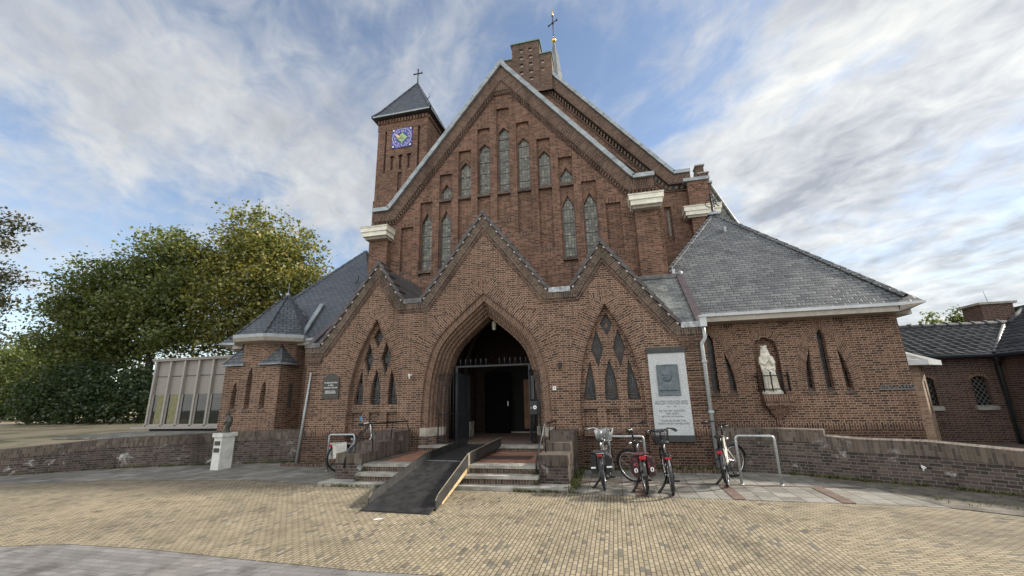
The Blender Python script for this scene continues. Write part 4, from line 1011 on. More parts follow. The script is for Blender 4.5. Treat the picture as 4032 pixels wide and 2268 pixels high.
for s in (0, 1):
    mb.box(ex0-.02, ex1+.02, (ey0-.02, ey1-.05)[s], (ey0+.05, ey1+.02)[s], ez-.07, ez+.015); mb.box((ex0-.02, ex1-.05)[s], (ex0+.05, ex1+.02)[s], ey0-.02, ey1+.02, ez-.07, ez+.015)
mb.build('eave_trim', 'zinc', tr_)
mb = MB(); mb.face([(ex0, ey1, ez-.08), (ex1, ey1, ez-.08), (ex1, ey0, ez-.08), (ex0, ey0, ez-.08)]); mb.build('eave_soffit', 'clad_dark', tr_)
hp_ = MB()
for a in cs:
    p, q = V((a[0], a[1], ez+.02)), V((ax_, ay_, az_)); hp_.tube([p, p.lerp(q, .16)+V((0, 0, -.09)), q], .055, 6)
hp_.build('hip_tile', 'slate_sky_tint', tr_)
mb = MB(); mb.tube([(ax_, ay_, az_-.05), (ax_, ay_, az_+.92)], .035, 6); mb.tube([(ax_-.24, ay_, az_+.66), (ax_+.24, ay_, az_+.66)], .035, 6)
for p in ((-.24, .66), (.24, .66), (0, .92)): mb.ball((ax_+p[0], ay_, az_+p[1]), .055, 6)
mb.build('tower_cross', 'iron', tr_)
mb = MB(); mb.tube([(-8.9, 18.35, 17.75), (-8.75, 18.3, 17.72), (-8.66, 18.3, 17.85), (-8.68, 18.3, 18.0)], .02, 5); mb.build('roof_hook', 'iron', tr_)
# clock face of glazed tiles
ck = MB(); cxk, czk, h = -9.655, 14.72, .56; yk = TY0-.02
ck.box(cxk-h, cxk+h, yk-.01, yk+.02, czk-h, czk+h, 0)
n = 13; t = 2*h/n
for i in range(n):
    for j in range(n):
        d = max(abs(i-6), abs(j-6)); man = abs(i-6)+abs(j-6)
        x0, z0 = cxk-h+i*t, czk-h+j*t
        corner = (i in (0, 1, 11, 12) and j in (0, 1, 11, 12))
        mi = 2 if man <= 3 else (3 if man == 4 else ((0, 1, 0, 0, 1)[(i*7+j*3) % 5]))
        g_ = .004
        if d >= 5 and not corner: mi = (0, 1)[(i+j) % 2]
        ck.box(x0+g_, x0+t-g_, yk-.022, yk, z0+g_, z0+t-g_, mi, 'b')
for sx in (-1, 1):
    for sz in (-1, 1):
        x0, z0 = cxk+sx*(h-.085), czk+sz*(h-.085); ck.box(x0-.075, x0+.075, yk-.03, yk, z0-.075, z0+.075, 3); ck.box(x0-.045, x0+.045, yk-.036, yk, z0-.045, z0+.045, 4)
ck.tube([(cxk+.52*cos(2*pi*i/40), yk-.035, czk+.52*sin(2*pi*i/40)) for i in range(40)], .014, 5, 4, closed=True)
cko = ck.build('clock_face', ['clock_blue', 'clock_blue_pale', 'clock_green', 'clock_dark', 'clock_white'], church)
nb = MB()
for i in range(1, 13):
    a = pi/2-2*pi*i/12; text_mesh(nb, str(i), .155, (cxk+.395*cos(a), yk-.03, czk+.395*sin(a)-.055))
nb.build('numeral', 'clock_white', cko)
def hand(ang, L, w, nm):
    mb = MB(); d = V((sin(ang), 0, cos(ang))); p = V((d.z, 0, -d.x)); c = V((cxk, yk-.05, czk))
    mb.prism([c-d*.08-p*w*.5, c-d*.08+p*w*.5, c+d*L*.75+p*w, c+d*L, c+d*L*.75-p*w], (0, -.012, 0)); mb.build(nm, 'clock_hand', cko)
hand(radians(300), .50, .030, 'minute_hand'); hand(radians(295-11), .34, .040, 'hour_hand')

# ---- wings either side of the porch
def tri_window(c, parent):
    """pointed arch with three narrow lancets cut into the wing wall; returns the holes"""
    A = smooth([(.515, 1.66), (.50, 1.9), (.43, 2.35), (.28, 2.80), (0, 3.14)], 6)
    L1 = [(-.495, 1.55), (-.335, 1.55), (-.325, 2.3), (-.30, 2.66), (-.42, 2.32), (-.475, 1.98)]
    L2 = [(-.085, 1.55), (.085, 1.55), (.085, 2.98), (0, 3.13), (-.085, 2.98)]
    L3 = [(-a, b) for a, b in L1]
    return A, [[(c+a, b) for a, b in l] for l in (L1, L2, L3)]
WY = 12.0
def wing(side):
    mx = (lambda x: x) if side > 0 else (lambda x: 2*CX-x)
    xe = 6.83 if side > 0 else 6.0
    mb = MB(); holes = []; tris = []
    cs_ = (2.54, 5.12) if side > 0 else (2.54,)
    for c in cs_:
        A, ls = tri_window(c, None)
        if side > 0: tris.append((c, A, ls)); holes += ls
    niche = [(3.55, 1.56), (4.12, 1.56), (4.12, 2.62), (4.06, 2.88), (3.835, 2.99), (3.61, 2.88), (3.55, 2.62)]
    if side > 0: holes.append(niche)
    vents = []
    if side > 0:
        for vx in (3.04, 4.35, 5.58): vents += [[(vx+i*.055-.10, 3.27), (vx+i*.055-.078, 3.27), (vx+i*.055-.078, 3.38), (vx+i*.055-.10, 3.38)] for i in range(4)]
    rings = []
    for c, A, ls in tris:
        O = half_off(A, -.19, len(A)-1); rings.append((c, resample(A, 24), resample([(a, b) for a, b in O[:-1]]+[(0, 3.36)], 24)))
    # the voussoir ring lies flush: cut it out of the wall as part of the hole
    hh = holes+vents
    outer = [(1.9, -.1), (xe, -.1), (xe, 3.5), (1.9, 3.5)]
    if side < 0: outer = [(mx(a), b) for a, b in outer]
    plate(mb, outer, hh, WY, WY+.20, 0, rim=False)
    for vt in vents: plate(mb, vt, [], WY+.1)
    x = mx(xe); q = [(x, WY, -.1), (x, 22, -.1), (x, 22, 3.5), (x, WY, 3.5)]; mb.face(q if side > 0 else q[::-1])
    if side > 0: plate(mb, niche, [], WY+.2)
    o = mb.build('wing_wall', 'brick', church)
    for c, A, O in rings:
        vm = MB(); acc = 0
        for i in range(len(A)-1):
            L = hypot(O[i+1][0]-O[i][0], O[i+1][1]-O[i][1])
            for s in (1, -1):
                pts = [(c+s*A[i][0], WY-.006, A[i][1]), (c+s*O[i][0], WY-.006, O[i][1]), (c+s*O[i+1][0], WY-.006, O[i+1][1]), (c+s*A[i+1][0], WY-.006, A[i+1][1])]
                uv = [(0, acc), (.19, acc), (.19, acc+L), (0, acc+L)]
                if s < 0: pts, uv = pts[::-1], uv[::-1]
                vm.face(pts, uv)
            acc += L
        vm.build('voussoir', 'brick_order', church)
    for c, A, ls in tris:
        for l in ls:
            w = add_glass('lancet_window', l, WY+.15, 'leaded_dark', church)
            xs = [p[0] for p in l]; sm_ = MB(); x0, x1 = min(xs)-.02, max(xs)+.02 if max(xs)-min(xs) < .2 else min(xs)+.19
            sm_.prism([(x0, WY+.17, 1.71), (x0, WY-.025, 1.575), (x0, WY-.025, 1.525), (x0, WY+.17, 1.525)], (x1-x0, 0, 0)); sm_.build('sill', 'brick_weathered', w)
    # roof: front slope, hip, box eave
    AP = V((4.2, 16.3, 8.3)); EC = V((7.26, 11.6, 3.6)) if side > 0 else V((6.46, 11.6, 3.6)); E0 = V((1.85, 11.6, 3.6)); LB = V((1.95, 13.43, 5.43)); BK = V((EC.x, 24, 3.6)); AP2 = V((4.2, 24, 8.3))
    f = lambda p: V((mx(p.x), p.y, p.z))
    rf = MB()
    for q in ([E0, EC, AP, LB], [EC, BK, AP2, AP], [LB, AP, AP2, V((1.95, 24, 5.43))]):
        q = [f(p) for p in q]; rf.face(q if side > 0 else q[::-1])
    ro = rf.build('wing_roof', 'slate' if side > 0 else 'slate_sky_tint', church)
    hm = MB()
    def hips(a, b, n, wdt=.12):
        a, b = f(a), f(b); d = (b-a); L = d.length; d.normalize(); sdir = d.cross(V((0, 0, 1))).normalized(); u = sdir.cross(d).normalized()
        for i in range(n):
            p, q = a+d*(L*i/n), a+d*(L*(i+1.08)/n)
            for s in (-1, 1):
                e0, e1 = p+sdir*s*wdt-u*wdt*.55+u*.03, q+sdir*s*wdt-u*wdt*.55+u*.03
                q4 = [p+u*.028, q+u*.012, e1-u*.012, e0-u*.005]; hm.prism([v for v in q4], u*.012)
    hips(EC+V((-.25, .15, .2)), AP, 18); hips(LB, AP, 16, .10)
    hm.build('hip_tile', 'slate' if side > 0 else 'slate_sky_tint', ro)
    gm = MB()
    xs_ = EC.x-.55; x0, x1 = sorted((mx(1.9), mx(xs_)))
    gm.box(x0, x1, 11.60, 11.66, 3.40, 3.53, 1); gm.box(x0, x1, 11.55, 11.63, 3.53, 3.605, 0); gm.box(x0, x1, 11.64, 12.0, 3.40, 3.43, 1)
    tip = f(EC+V((0, -.02, .02))); P3 = lambda x, y, z: V((mx(x), y, z))
    A, A1_, A2_ = P3(xs_, 11.55, 3.605), P3(xs_, 11.55, 3.53), P3(xs_, 11.60, 3.40)
    B, B1_, B2_ = P3(EC.x+.03, 12.2, 3.605), P3(EC.x+.03, 12.2, 3.53), P3(EC.x-.05, 12.2, 3.40); W_ = P3(xe, 12.0, 3.40); t1 = tip-V((0, 0, .045)); W0 = P3(xs_, 12.0, 3.40); W1 = P3(xe, 12.2, 3.40)
    for t_, k_ in (([A1_, t1, tip, A], 0), ([t1, B1_, B, tip], 0), ([A2_, W_, t1, A1_], 1), ([W_, B2_, B1_, t1], 1), ([A2_, W0, W_], 1), ([A, tip, B], 0), ([W_, W1, B2_], 1)): gm.face(t_ if side > 0 else t_[::-1], None, k_)
    gx0, gx1 = sorted((mx(EC.x+.03), mx(EC.x-.05))); gm.box(gx0, gx1, 12.2, 22, 3.40, 3.605, 0)
    gx0, gx1 = sorted((mx(EC.x-.05), mx(xe))); gm.box(gx0, gx1, 12.2, 22, 3.40, 3.43, 1)
    gm.build('eave_gutter', ['zinc' if side < 0 else 'white_paint', 'soffit'], ro)
    return ro
rr_ = wing(1); wing(-1)
# ironwork letters on the right wing's apex
fi = MB(); bx, by, bz = 4.2, 16.25, 8.3
fi.lathe([(.10, bz), (.05, bz+.08), (.035, bz+.3), (.03, bz+.72)], (bx, by, 0), 8)
def arc(cx_, cz_, r, a0, a1, n=14, rz=1.0): return [(cx_+r*cos(radians(a0+(a1-a0)*i/n)), by, cz_+r*rz*sin(radians(a0+(a1-a0)*i/n))) for i in range(n+1)]
fi.tube(arc(bx-.07, bz+.38, .15, 70, 290), .022, 5); fi.tube([(bx+.03, by, bz+.36), (bx-.05, by, bz+.36)], .02, 5)
fi.tube([(bx+.08, by, bz+.22), (bx+.08, by, bz+.52)], .022, 5); fi.tube(arc(bx+.10, bz+.44, .08, 90, -90), .020, 5); fi.tube([(bx+.12, by, bz+.36), (bx+.24, by, bz+.24), (bx+.27, by, bz+.26)], .02, 5)
fi.tube([(bx-.02, by, bz+.4), (bx-.02, by, bz+.78)], .022, 5); fi.tube(arc(bx+.0, bz+.69, .09, 100, -90), .02, 5); fi.tube(arc(bx-.05, bz+.66, .09, 60, 260), .016, 5)
fi.build('roof_monogram', 'iron', rr_)
mb = MB(); mb.rings([[V((4.2+sx*r, 16.3+sy*r, z)) for sx, sy in ((-1, -1), (1, -1), (1, 1), (-1, 1))] for r, z in ((.24, 8.16), (.05, 8.42))], 0, True, False); mb.build('apex_cap', 'lead', rr_)
mb = MB(); mb.box(4.15, 4.24, 15.05, 15.15, 7.05, 7.24); mb.build('roof_hook', 'lead', rr_)
mb = MB(); mb.box(1.98, 2.06, 13.0, 13.3, 5.0, 5.28); mb.box(2.05, 2.2, 12.95, 13.1, 5.0, 5.14); mb.build('gutter_end', 'white_paint', rr_)
mb = MB(); mb.tube([(-9.6, 14.1, 6.1), (-9.45, 14.0, 6.12), (-9.4, 14.0, 6.28), (-9.42, 14.0, 6.34)], .015, 5); mb.build('roof_hook', 'iron', rr_)

# niche: corbel under the statue
mb = MB()
lv = [(.32, .34, 1.39, 1.555), (.30, .31, 1.28, 1.39), (.255, .26, 1.225, 1.28), (.215, .22, 1.17, 1.225), (.175, .18, 1.115, 1.17), (.135, .14, 1.06, 1.115), (.10, .10, 1.0, 1.06), (.055, .07, .83, 1.0)]
for w_, d_, z0, z1 in lv: mb.box(3.86-w_, 3.86+w_, WY-d_*.85, WY, z0, z1, 0, 'b', z1-z0 > .12)
mb.build('niche_corbel', 'brick_order', church)
mb = MB(); arcp = [(3.50, 2.70), (3.57, 2.92), (3.835, 3.05), (4.10, 2.92), (4.17, 2.70)]
O2 = [(3.34, 2.85), (3.46, 3.08), (3.835, 3.24), (4.21, 3.08), (4.33, 2.85)]
for i in range(1, 3): 
    q = [arcp[i], arcp[i+1], O2[i+1], O2[i]]; a0 = 0; L = hypot(O2[i+1][0]-O2[i][0], O2[i+1][1]-O2[i][1])
    mb.face([(p[0], WY-.006, p[1]) for p in q], [(0, 0), (0, L), (.18, L), (.18, 0)])
mb.build('niche_voussoir', 'brick_order', church)
# rounded bay at the end of the right wing
bay = MB(); bp_ = [(6.83, 12.6), (7.36, 12.6), (7.72, 13.05), (7.72, 14.6), (6.83, 14.6)]
for a, b in zip(bp_[:-1], bp_[1:]):
    bay.face([(a[0], a[1], -.1), (b[0], b[1], -.1), (b[0], b[1], 2.2), (a[0], a[1], 2.2)], None, 0)
bo = bay.build('end_bay', 'brick_sunlit', church)
mb = MB(); ap = V((6.95, 14.1, 3.0)); ee = [(6.7, 12.3), (7.42, 12.3), (8.02, 12.85), (8.02, 14.7)]
for a, b in zip(ee[:-1], ee[1:]): mb.face([(a[0], a[1], 2.28), (b[0], b[1], 2.28), ap])
o = mb.build('bay_roof', 'slate_pale', church)
mb = MB()
for a, b in zip(ee[:-1], ee[1:]):
    mb.face([(a[0], a[1], 2.17), (b[0], b[1], 2.17), (b[0], b[1], 2.29), (a[0], a[1], 2.29)]); mb.face([(b[0], b[1], 2.17), (a[0], a[1], 2.17), (7.0, 14, 2.13)])
mb.build('eave_gutter', 'white_paint', o)
mb = MB(); mb.prism([(7.52, 12.793, 1.0), (7.56, 12.843, 1.0), (7.56, 12.843, 1.8), (7.52, 12.793, 1.8)], (.008, -.006, 0)); mb.build('slit_window', 'clad_dark', church)

# ---- baptistery on the left: square base turning into an octagon
QX0, QX1, QY0, QY1 = -11.9, -9.86, 11.0, 13.0; QX, QYc = -10.88, 12.02
bm1 = MB()
def slit_hole(x, z0, z1, w=.10): return [(x-w, z0), (x+w, z0), (x+w, z1-.30), (x+w*.25, z1), (x-w*.6, z1-.15), (x-w, z1-.5)]
sl_h = [slit_hole(-11.45, 1.46, 2.30), slit_hole(-10.93, 1.46, 2.72), slit_hole(-10.38, 1.46, 2.30)]
plate(bm1, [(QX0, -.1), (QX1, -.1), (QX1, 2.74), (QX0, 2.74)], sl_h, QY0, QY0+.16, rim=False)
for h_ in sl_h: plate(bm1, h_, [], QY0+.16)
bm1.face([(QX1, QY0, -.1), (QX1, WY+.05, -.1), (QX1, WY+.05, 2.74), (QX1, QY0, 2.74)]); bm1.face([(QX0, QY1, -.1), (QX0, QY0, -.1), (QX0, QY0, 2.74), (QX0, QY1, 2.74)])
R8 = 1.02/cos(pi/8); oc = [(QX+R8*cos(-pi/2-pi/8+i*pi/4), QYc+R8*sin(-pi/2-pi/8+i*pi/4)) for i in range(8)]
for i in range(8):
    a, b = oc[i], oc[(i+1) % 8]; bm1.face([(a[0], a[1], 2.74), (b[0], b[1], 2.74), (b[0], b[1], 3.52), (a[0], a[1], 3.52)])
bo = bm1.build('baptistery', 'brick', church)
for x in (-11.45, -10.93, -10.38):
    mb = MB(); mb.prism([(x-.12, QY0+.16, 1.54), (x-.12, QY0-.03, 1.42), (x-.12, QY0-.03, 1.36), (x-.12, QY0+.16, 1.40)], (.24, 0, 0)); mb.build('slit_sill', 'brick_weathered', church)
mb = MB(); mb.box(QX1-.14, QX1+.004, 11.46, 11.60, 1.45, 2.2, 0); mb.build('slit_window', 'clad_dark', church)
e8 = [(QX+(R8+.30)*cos(-pi/2-pi/8+i*pi/4), QYc+(R8+.30)*sin(-pi/2-pi/8+i*pi/4)) for i in range(8)]
rf = MB(); hp_ = MB(); AP8 = V((QX+.0, QYc+.1, 5.28))
for i in range(8):
    a, b = e8[i], e8[(i+1) % 8]; rf.face([(a[0], a[1], 3.68), (b[0], b[1], 3.68), AP8]); hp_.tube([(a[0], a[1], 3.70), AP8], .04, 5)
ro8 = rf.build('baptistery_roof', 'slate_sky_tint', church); hp_.build('hip_tile', 'slate_sky_tint', ro8)
mb = MB()
i8 = [(QX+(R8+.04)*cos(-pi/2-pi/8+i*pi/4), QYc+(R8+.04)*sin(-pi/2-pi/8+i*pi/4)) for i in range(8)]
o8 = [(QX+(R8+.36)*cos(-pi/2-pi/8+i*pi/4), QYc+(R8+.36)*sin(-pi/2-pi/8+i*pi/4)) for i in range(8)]
for i in range(8):
    a, b, c_, d = e8[i], e8[(i+1) % 8], i8[(i+1) % 8], i8[i]; a1, b1 = o8[i], o8[(i+1) % 8]
    mb.face([(a1[0], a1[1], 3.60), (b1[0], b1[1], 3.60), (b1[0], b1[1], 3.70), (a1[0], a1[1], 3.70)], None, 0)
    mb.face([(a1[0], a1[1], 3.70), (b1[0], b1[1], 3.70), (b[0], b[1], 3.69), (a[0], a[1], 3.69)], None, 0)
    mb.face([(a[0], a[1], 3.49), (b[0], b[1], 3.49), (b1[0], b1[1], 3.60), (a1[0], a1[1], 3.60)], None, 1)
    mb.face([(d[0], d[1], 3.45), (c_[0], c_[1], 3.45), (b[0], b[1], 3.49), (a[0], a[1], 3.49)], None, 1)
mb.build('eave_gutter', ['zinc', 'soffit'], ro8)
mb = MB(); mb.lathe([(.10, 5.24), (.03, 5.34), (.008, 5.38), (.006, 5.70)], (AP8.x, AP8.y, 0), 8); mb.ball((AP8.x, AP8.y, 5.40), .02, 6); mb.build('finial', 'lead', ro8)
for sx in (-1, 1):                                                # broach roofs over the corners of the square
    cx_, cy_ = (QX1, QY0) if sx > 0 else (QX0, QY0); o_ = .07
    A = V((cx_+sx*o_, cy_-o_, 2.80)); Bp = V((cx_-sx*.74, cy_-o_, 2.80)); Cp = V((cx_+sx*o_, cy_+.74, 2.80)); T = V((QX+sx*.73, QYc-.73, 3.38))
    mb = MB()
    for q in ([Bp, A, T], [A, Cp, T]): mb.face(q if sx > 0 else q[::-1])
    o = mb.build('broach_roof', 'slate_sky_tint', church); g = MB()
    for p, q in ((Bp, A), (A, Cp)): g.tube([p-V((0, 0, .02)), q-V((0, 0, .02))], .03, 5)
    g.build('drip_edge', 'zinc', o); g = MB(); g.tube([A, T], .028, 5); g.build('hip_tile', 'lead_dark', o)
mb = MB()                                                         # lead valley where the octagon meets the wing roof
mb.prism([(-9.77, 11.58, 3.66), (-9.62, 11.58, 3.66), (-10.02, 12.95, 5.02), (-10.2, 12.95, 5.02)], (0, -.03, .05)); mb.build('valley_lead', 'zinc', ro8)
# downpipes
def downpipe(path, r, name, mat, label=None, brackets=()):
    mb = MB(); mb.tube(path, r, 10)
    for z, (x, y) in brackets: mb.box(x-r*1.3, x+r*1.3, y-r*1.3, y+r*1.3, z, z+.05)
    return mb.build(name, mat, church)
downpipe([(2.12, 10.46, 3.22), (2.12, 10.44, 2.86), (2.04, 10.46, 2.74), (2.04, 10.46, 2.70), (2.04, 10.46, .0)], .042, 'downpipe', 'pipe_grey', brackets=((2.3, (2.04, 10.46)), (1.2, (2.04, 10.46))))
mb = MB(); mb.box(2.05, 2.19, 10.36, 10.52, 3.12, 3.34); mb.box(2.03, 2.21, 10.34, 10.54, 3.34, 3.38); mb.build('hopper', 'white_paint', church)
mb = MB(); mb.tube([(-8.36, 10.50, 2.43), (-8.56, 10.50, 0.0)], [.026, .038], 10); mb.build('downpipe', 'pipe_grey', church)
# ------------------------------------------------------------------ entrance steps
steps = empty('entrance_steps', (-3.35, 8.0, 0), 'stone and brick entrance steps with stepped brick side walls before the porch', 'steps')
def stepbox(name, x0, x1, y0, y1, z0, z1, mat, riser=None, swap=False):
    mb = MB()
    if riser: mb.box(x0, x1, y0+.025, y1, z0, z1-.055, 1, '', True); mb.box(x0-.005, x1+.005, y0, y0+.32, z1-.055, z1, 0)
    else: mb.box(x0, x1, y0, y1, z0, z1, 0, '', swap)
    return mb.build(name, [mat]+([riser] if riser else []), steps)
stepbox('bottom_slab', -5.95, -.93, 7.97, 8.40, 0, .065, 'stone_step')
stepbox('step', -5.24, -1.5, 8.18, 8.7, .0, .212, 'stone_step', 'brick_step')
stepbox('step', -5.24, -1.5, 8.42, 8.9, .0, .358, 'stone_step', 'brick_step')
mb = MB(); mb.box(-5.24, -1.5, 8.74, 10.5, .2, .356); mb.build('landing', 'terracotta', steps)
mb = MB(); mb.box(-5.24, -4.95, 8.74, 10.5, .3, .359); mb.build('landing_border', 'brick_step', steps)
stepbox('step', -4.98, -1.5, 10.48, 11.2, .1, .487, 'stone_step', 'brick_step')
mb = MB(); mb.box(-4.95, -1.55, 10.80, 14.6, .2, .484); mb.build('porch_floor', 'red_paver', steps)
mb = MB(); mb.box(CX-.9, CX+.65, 14.2, 14.32, .3, .52); mb.build('threshold', 'stone', steps)
def sidewall(x0, x1):
    mb = MB()
    for y0, y1, z0, z1 in ((8.35, 10.5, 0, .565), (9.0, 10.52, .565, .715), (9.72, 10.54, .715, .878)):
        zs = max(z0, z1-.19)
        if zs > z0: mb.box(x0, x1, y0, y1, z0, zs, 0, 't')
        mb.box(x0-.008, x1+.008, y0-.008, y1, zs, z1, 1, 't', True)
        mb.face([(x0-.008, y0-.008, z1), (x1+.008, y0-.008, z1), (x1+.008, y1, z1), (x0-.008, y1, z1)], [(0, y0), (.55, y0), (.55, y1), (0, y1)][::1], 1)
    return mb.build('side_wall', ['brick_low_wall', 'brick_low_top'], steps)
sidewall(-1.50, -.955); sidewall(-5.83, -5.24)
mb = MB(); mb.box(-2.9, -1.85, 9.25, 9.75, .361, .366)
tag(mb.build('doormat', 'mat_brown'), 'dark brown doormat sunk in the red tiled landing', 'doormat')

# wheelchair ramp
ramp = empty('wheelchair_ramp', (-3.35, 8.0, 0), 'black wooden wheelchair ramp with raised side boards laid over the steps', 'ramp')
RL = [V((-3.93, 6.33, .004)), V((-3.85, 8.50, .405)), V((-3.68, 10.55, .505))]; RR = [V((-2.77, 6.29, .004)), V((-2.93, 8.42, .405)), V((-2.83, 10.55, .505))]
mb = MB(); t = V((0, 0, .018))
for i in range(2): mb.prism([RL[i], RR[i], RR[i+1], RL[i+1]], t)
mb.build('deck', 'black_board', ramp)
mb = MB(); mb.prism([RL[1]+V((0, -.012, .02)), RR[1]+V((0, -.012, .02)), RR[1]+V((0, .012, .02)), RL[1]+V((0, .012, .02))], (0, 0, .003)); mb.build('joint_strip', 'pipe_grey', ramp)
for P, s in ((RL, -1), (RR, 1)):
    for i, (f0, h0, h1) in enumerate(((.10, .17, .17), (0, .17, .17))):
        a, b = P[i].lerp(P[i+1], f0), P[i+1]
        dn = V((0, 0, -.05)); poly = [a+dn, b+dn*.6, b+V((0, 0, h1)), a+V((0, .06 if i == 0 else 0, h0))] if i else [V((a.x, a.y, 0)), b+V((0, 0, -.055)), b+V((0, 0, h1)), a+V((0, .10, h0)), a+V((0, .0, .10))]
        mb = MB(); mb.prism(poly, (s*.018, 0, 0)); o = mb.build('side_board', 'black_board', ramp)
        mb = MB(); q = [poly[2], poly[3]]; up_ = V((0, 0, .002))
        if s < 0 and i: continue
        if s > 0: mb.prism([q[0]+up_, q[1]+up_, q[1]+up_+V((s*.018, 0, 0)), q[0]+up_+V((s*.018, 0, 0))], (0, 0, .003))
        if i == 0: mb.prism([poly[3]+V((0, -.002, 0)), poly[4]+V((0, -.002, 0)), poly[4]+V((s*.018, -.002, 0)), poly[3]+V((s*.018, -.002, 0))], (0, -.003, 0))
        mb.build('board_edge', 'raw_edge', o)
mb = MB(); a, b = RR[0].lerp(RR[1], .27), RR[1]
mb.prism([V((a.x-.04, a.y, 0)), V((b.x-.03, b.y, .24)), V((b.x-.03, b.y, .39)), V((a.x-.04, a.y, .10))], (.035, 0, 0)); mb.build('stringer', 'pine', ramp)
mb = MB(); mb.box(RR[1].x+.0, RR[1].x+.03, 8.36, 8.46, .17, .58); mb.box(RR[1].x-.06, RR[1].x+.01, 8.36, 8.44, .0, .39); mb.build('post', 'raw_edge', ramp)

# handrails
def handrail(label, path, posts):
    r = empty('handrail', path[0], label, 'handrail', 'iron handrails on the step walls'); mb = MB(); mb.tube(path, .018, 8); mb.build('rail', 'iron', r)
    for a, b in posts: mb = MB(); mb.tube([a, b], .013, 6); mb.build('post', 'iron', r)
handrail('black iron handrail bending up along the left step wall beside the white bicycle', [(-5.62, 8.33, .28), (-5.62, 8.33, .45), (-5.27, 8.62, 1.15), (-5.28, 9.2, 1.12), (-5.22, 10.35, 1.10)],
         [((-5.44, 8.35, .36), (-5.44, 8.45, .80)), ((-5.22, 8.75, .565), (-5.27, 8.72, 1.13)), ((-5.30, 9.65, .715), (-5.25, 9.6, 1.11)), ((-5.1, 10.2, .878), (-5.2, 10.2, 1.10))])
handrail('black iron handrail on the right step wall beside the gate and letter box', [(-1.55, 8.36, .26), (-1.55, 8.36, .43), (-1.42, 8.62, 1.09), (-1.45, 9.4, 1.08), (-1.40, 10.35, 1.07)],
         [((-1.42, 8.75, .565), (-1.43, 8.75, 1.08)), ((-1.46, 9.55, .715), (-1.45, 9.55, 1.08)), ((-1.42, 10.25, .878), (-1.41, 10.25, 1.07))])

# entrance gate
gate = empty('entrance_gate', (-3.2, 11.2, .487), 'open black iron gate with spear points under the entrance arch', 'gate')
mb = MB(); mb.box(-4.24, -2.15, 11.17, 11.21, 2.455, 2.50); mb.build('top_bar', 'iron_grey', gate)
for xp in list(np.linspace(-4.12, -3.38, 6))+list(np.linspace(-3.0, -2.26, 6)):
    mb = MB(); mb.tube([(xp, 11.19, 2.5), (xp, 11.19, 2.60)], .010, 6); mb.lathe([(.001, 2.585), (.020, 2.60), (.012, 2.615), (.024, 2.635), (.001, 2.70)], (xp, 11.19, 0), 6); mb.build('spear_point', 'iron_grey', gate)
for xp in (-4.22, -2.17): mb = MB(); mb.box(xp-.03, xp+.03, 11.16, 11.22, .487, 2.5); mb.build('gate_post', 'iron_grey', gate)
def leaf(h, d, n, solid):
    h, d = V(h), V(d); mb = MB(); L = d.length
    mb.tube([h+V((0, 0, .06)), h+V((0, 0, 1.85))], .016, 6); mb.tube([h+d+V((0, 0, .06)), h+d+V((0, 0, 1.80))], .016, 6)
    for z in (.08, .75, 1.8): mb.tube([h+V((0, 0, z)), h+d+V((0, 0, z))], .013, 6)
    for i in range(1, n): p = h+d*(i/n); mb.tube([p+V((0, 0, .06)), p+V((0, 0, 1.8))], .008, 5)
    if solid:
        q = [h+V((0, 0, .08)), h+d+V((0, 0, .08)), h+d+V((0, 0, 1.8)), h+V((0, 0, 1.8))]; mb.prism(q, d.cross(V((0, 0, 1))).normalized()*.006)
    return mb.build('gate_leaf', 'iron_grey', gate)
leaf((-4.22, 11.15, .487), (-.34, -.40, 0), 6, False); leaf((-4.20, 11.22, .487), (.10, .62, 0), 6, True)
leaf((-2.17, 11.15, .487), (.33, -.42, 0), 7, False); leaf((-2.19, 11.22, .487), (-.08, .62, 0), 6, True)
lb = empty('letter_box', (-2.0, 10.93, 1.2), 'black letter box with a round white sticker hung on the gate', 'letter box')
mb = MB(); mb.box(-2.14, -1.885, 10.87, 11.0, 1.20, 1.53); mb.prism([(-2.145, 10.86, 1.53), (-2.145, 11.0, 1.53), (-2.145, 11.0, 1.565)], (.265, 0, 0)); mb.build('box', 'black_paint', lb)
mb = MB(); mb.rings([[V((-2.0+r*cos(2*pi*j/20), 10.867, 1.37+r*sin(2*pi*j/20))) for j in range(20)] for r in (.048, .001)], 0, False, False)
for f in mb.f: pass
mb.build('sticker', 'letter_white', lb); mb = MB(); text_mesh(mb, 'JA', .032, (-2.0, 10.862, 1.36)); mb.build('sticker_mark', 'sign_dark', lb)
mb = MB(); mb.box(-2.105, -2.09, 10.86, 10.87, 1.34, 1.37); mb.build('lock', 'silver', lb)

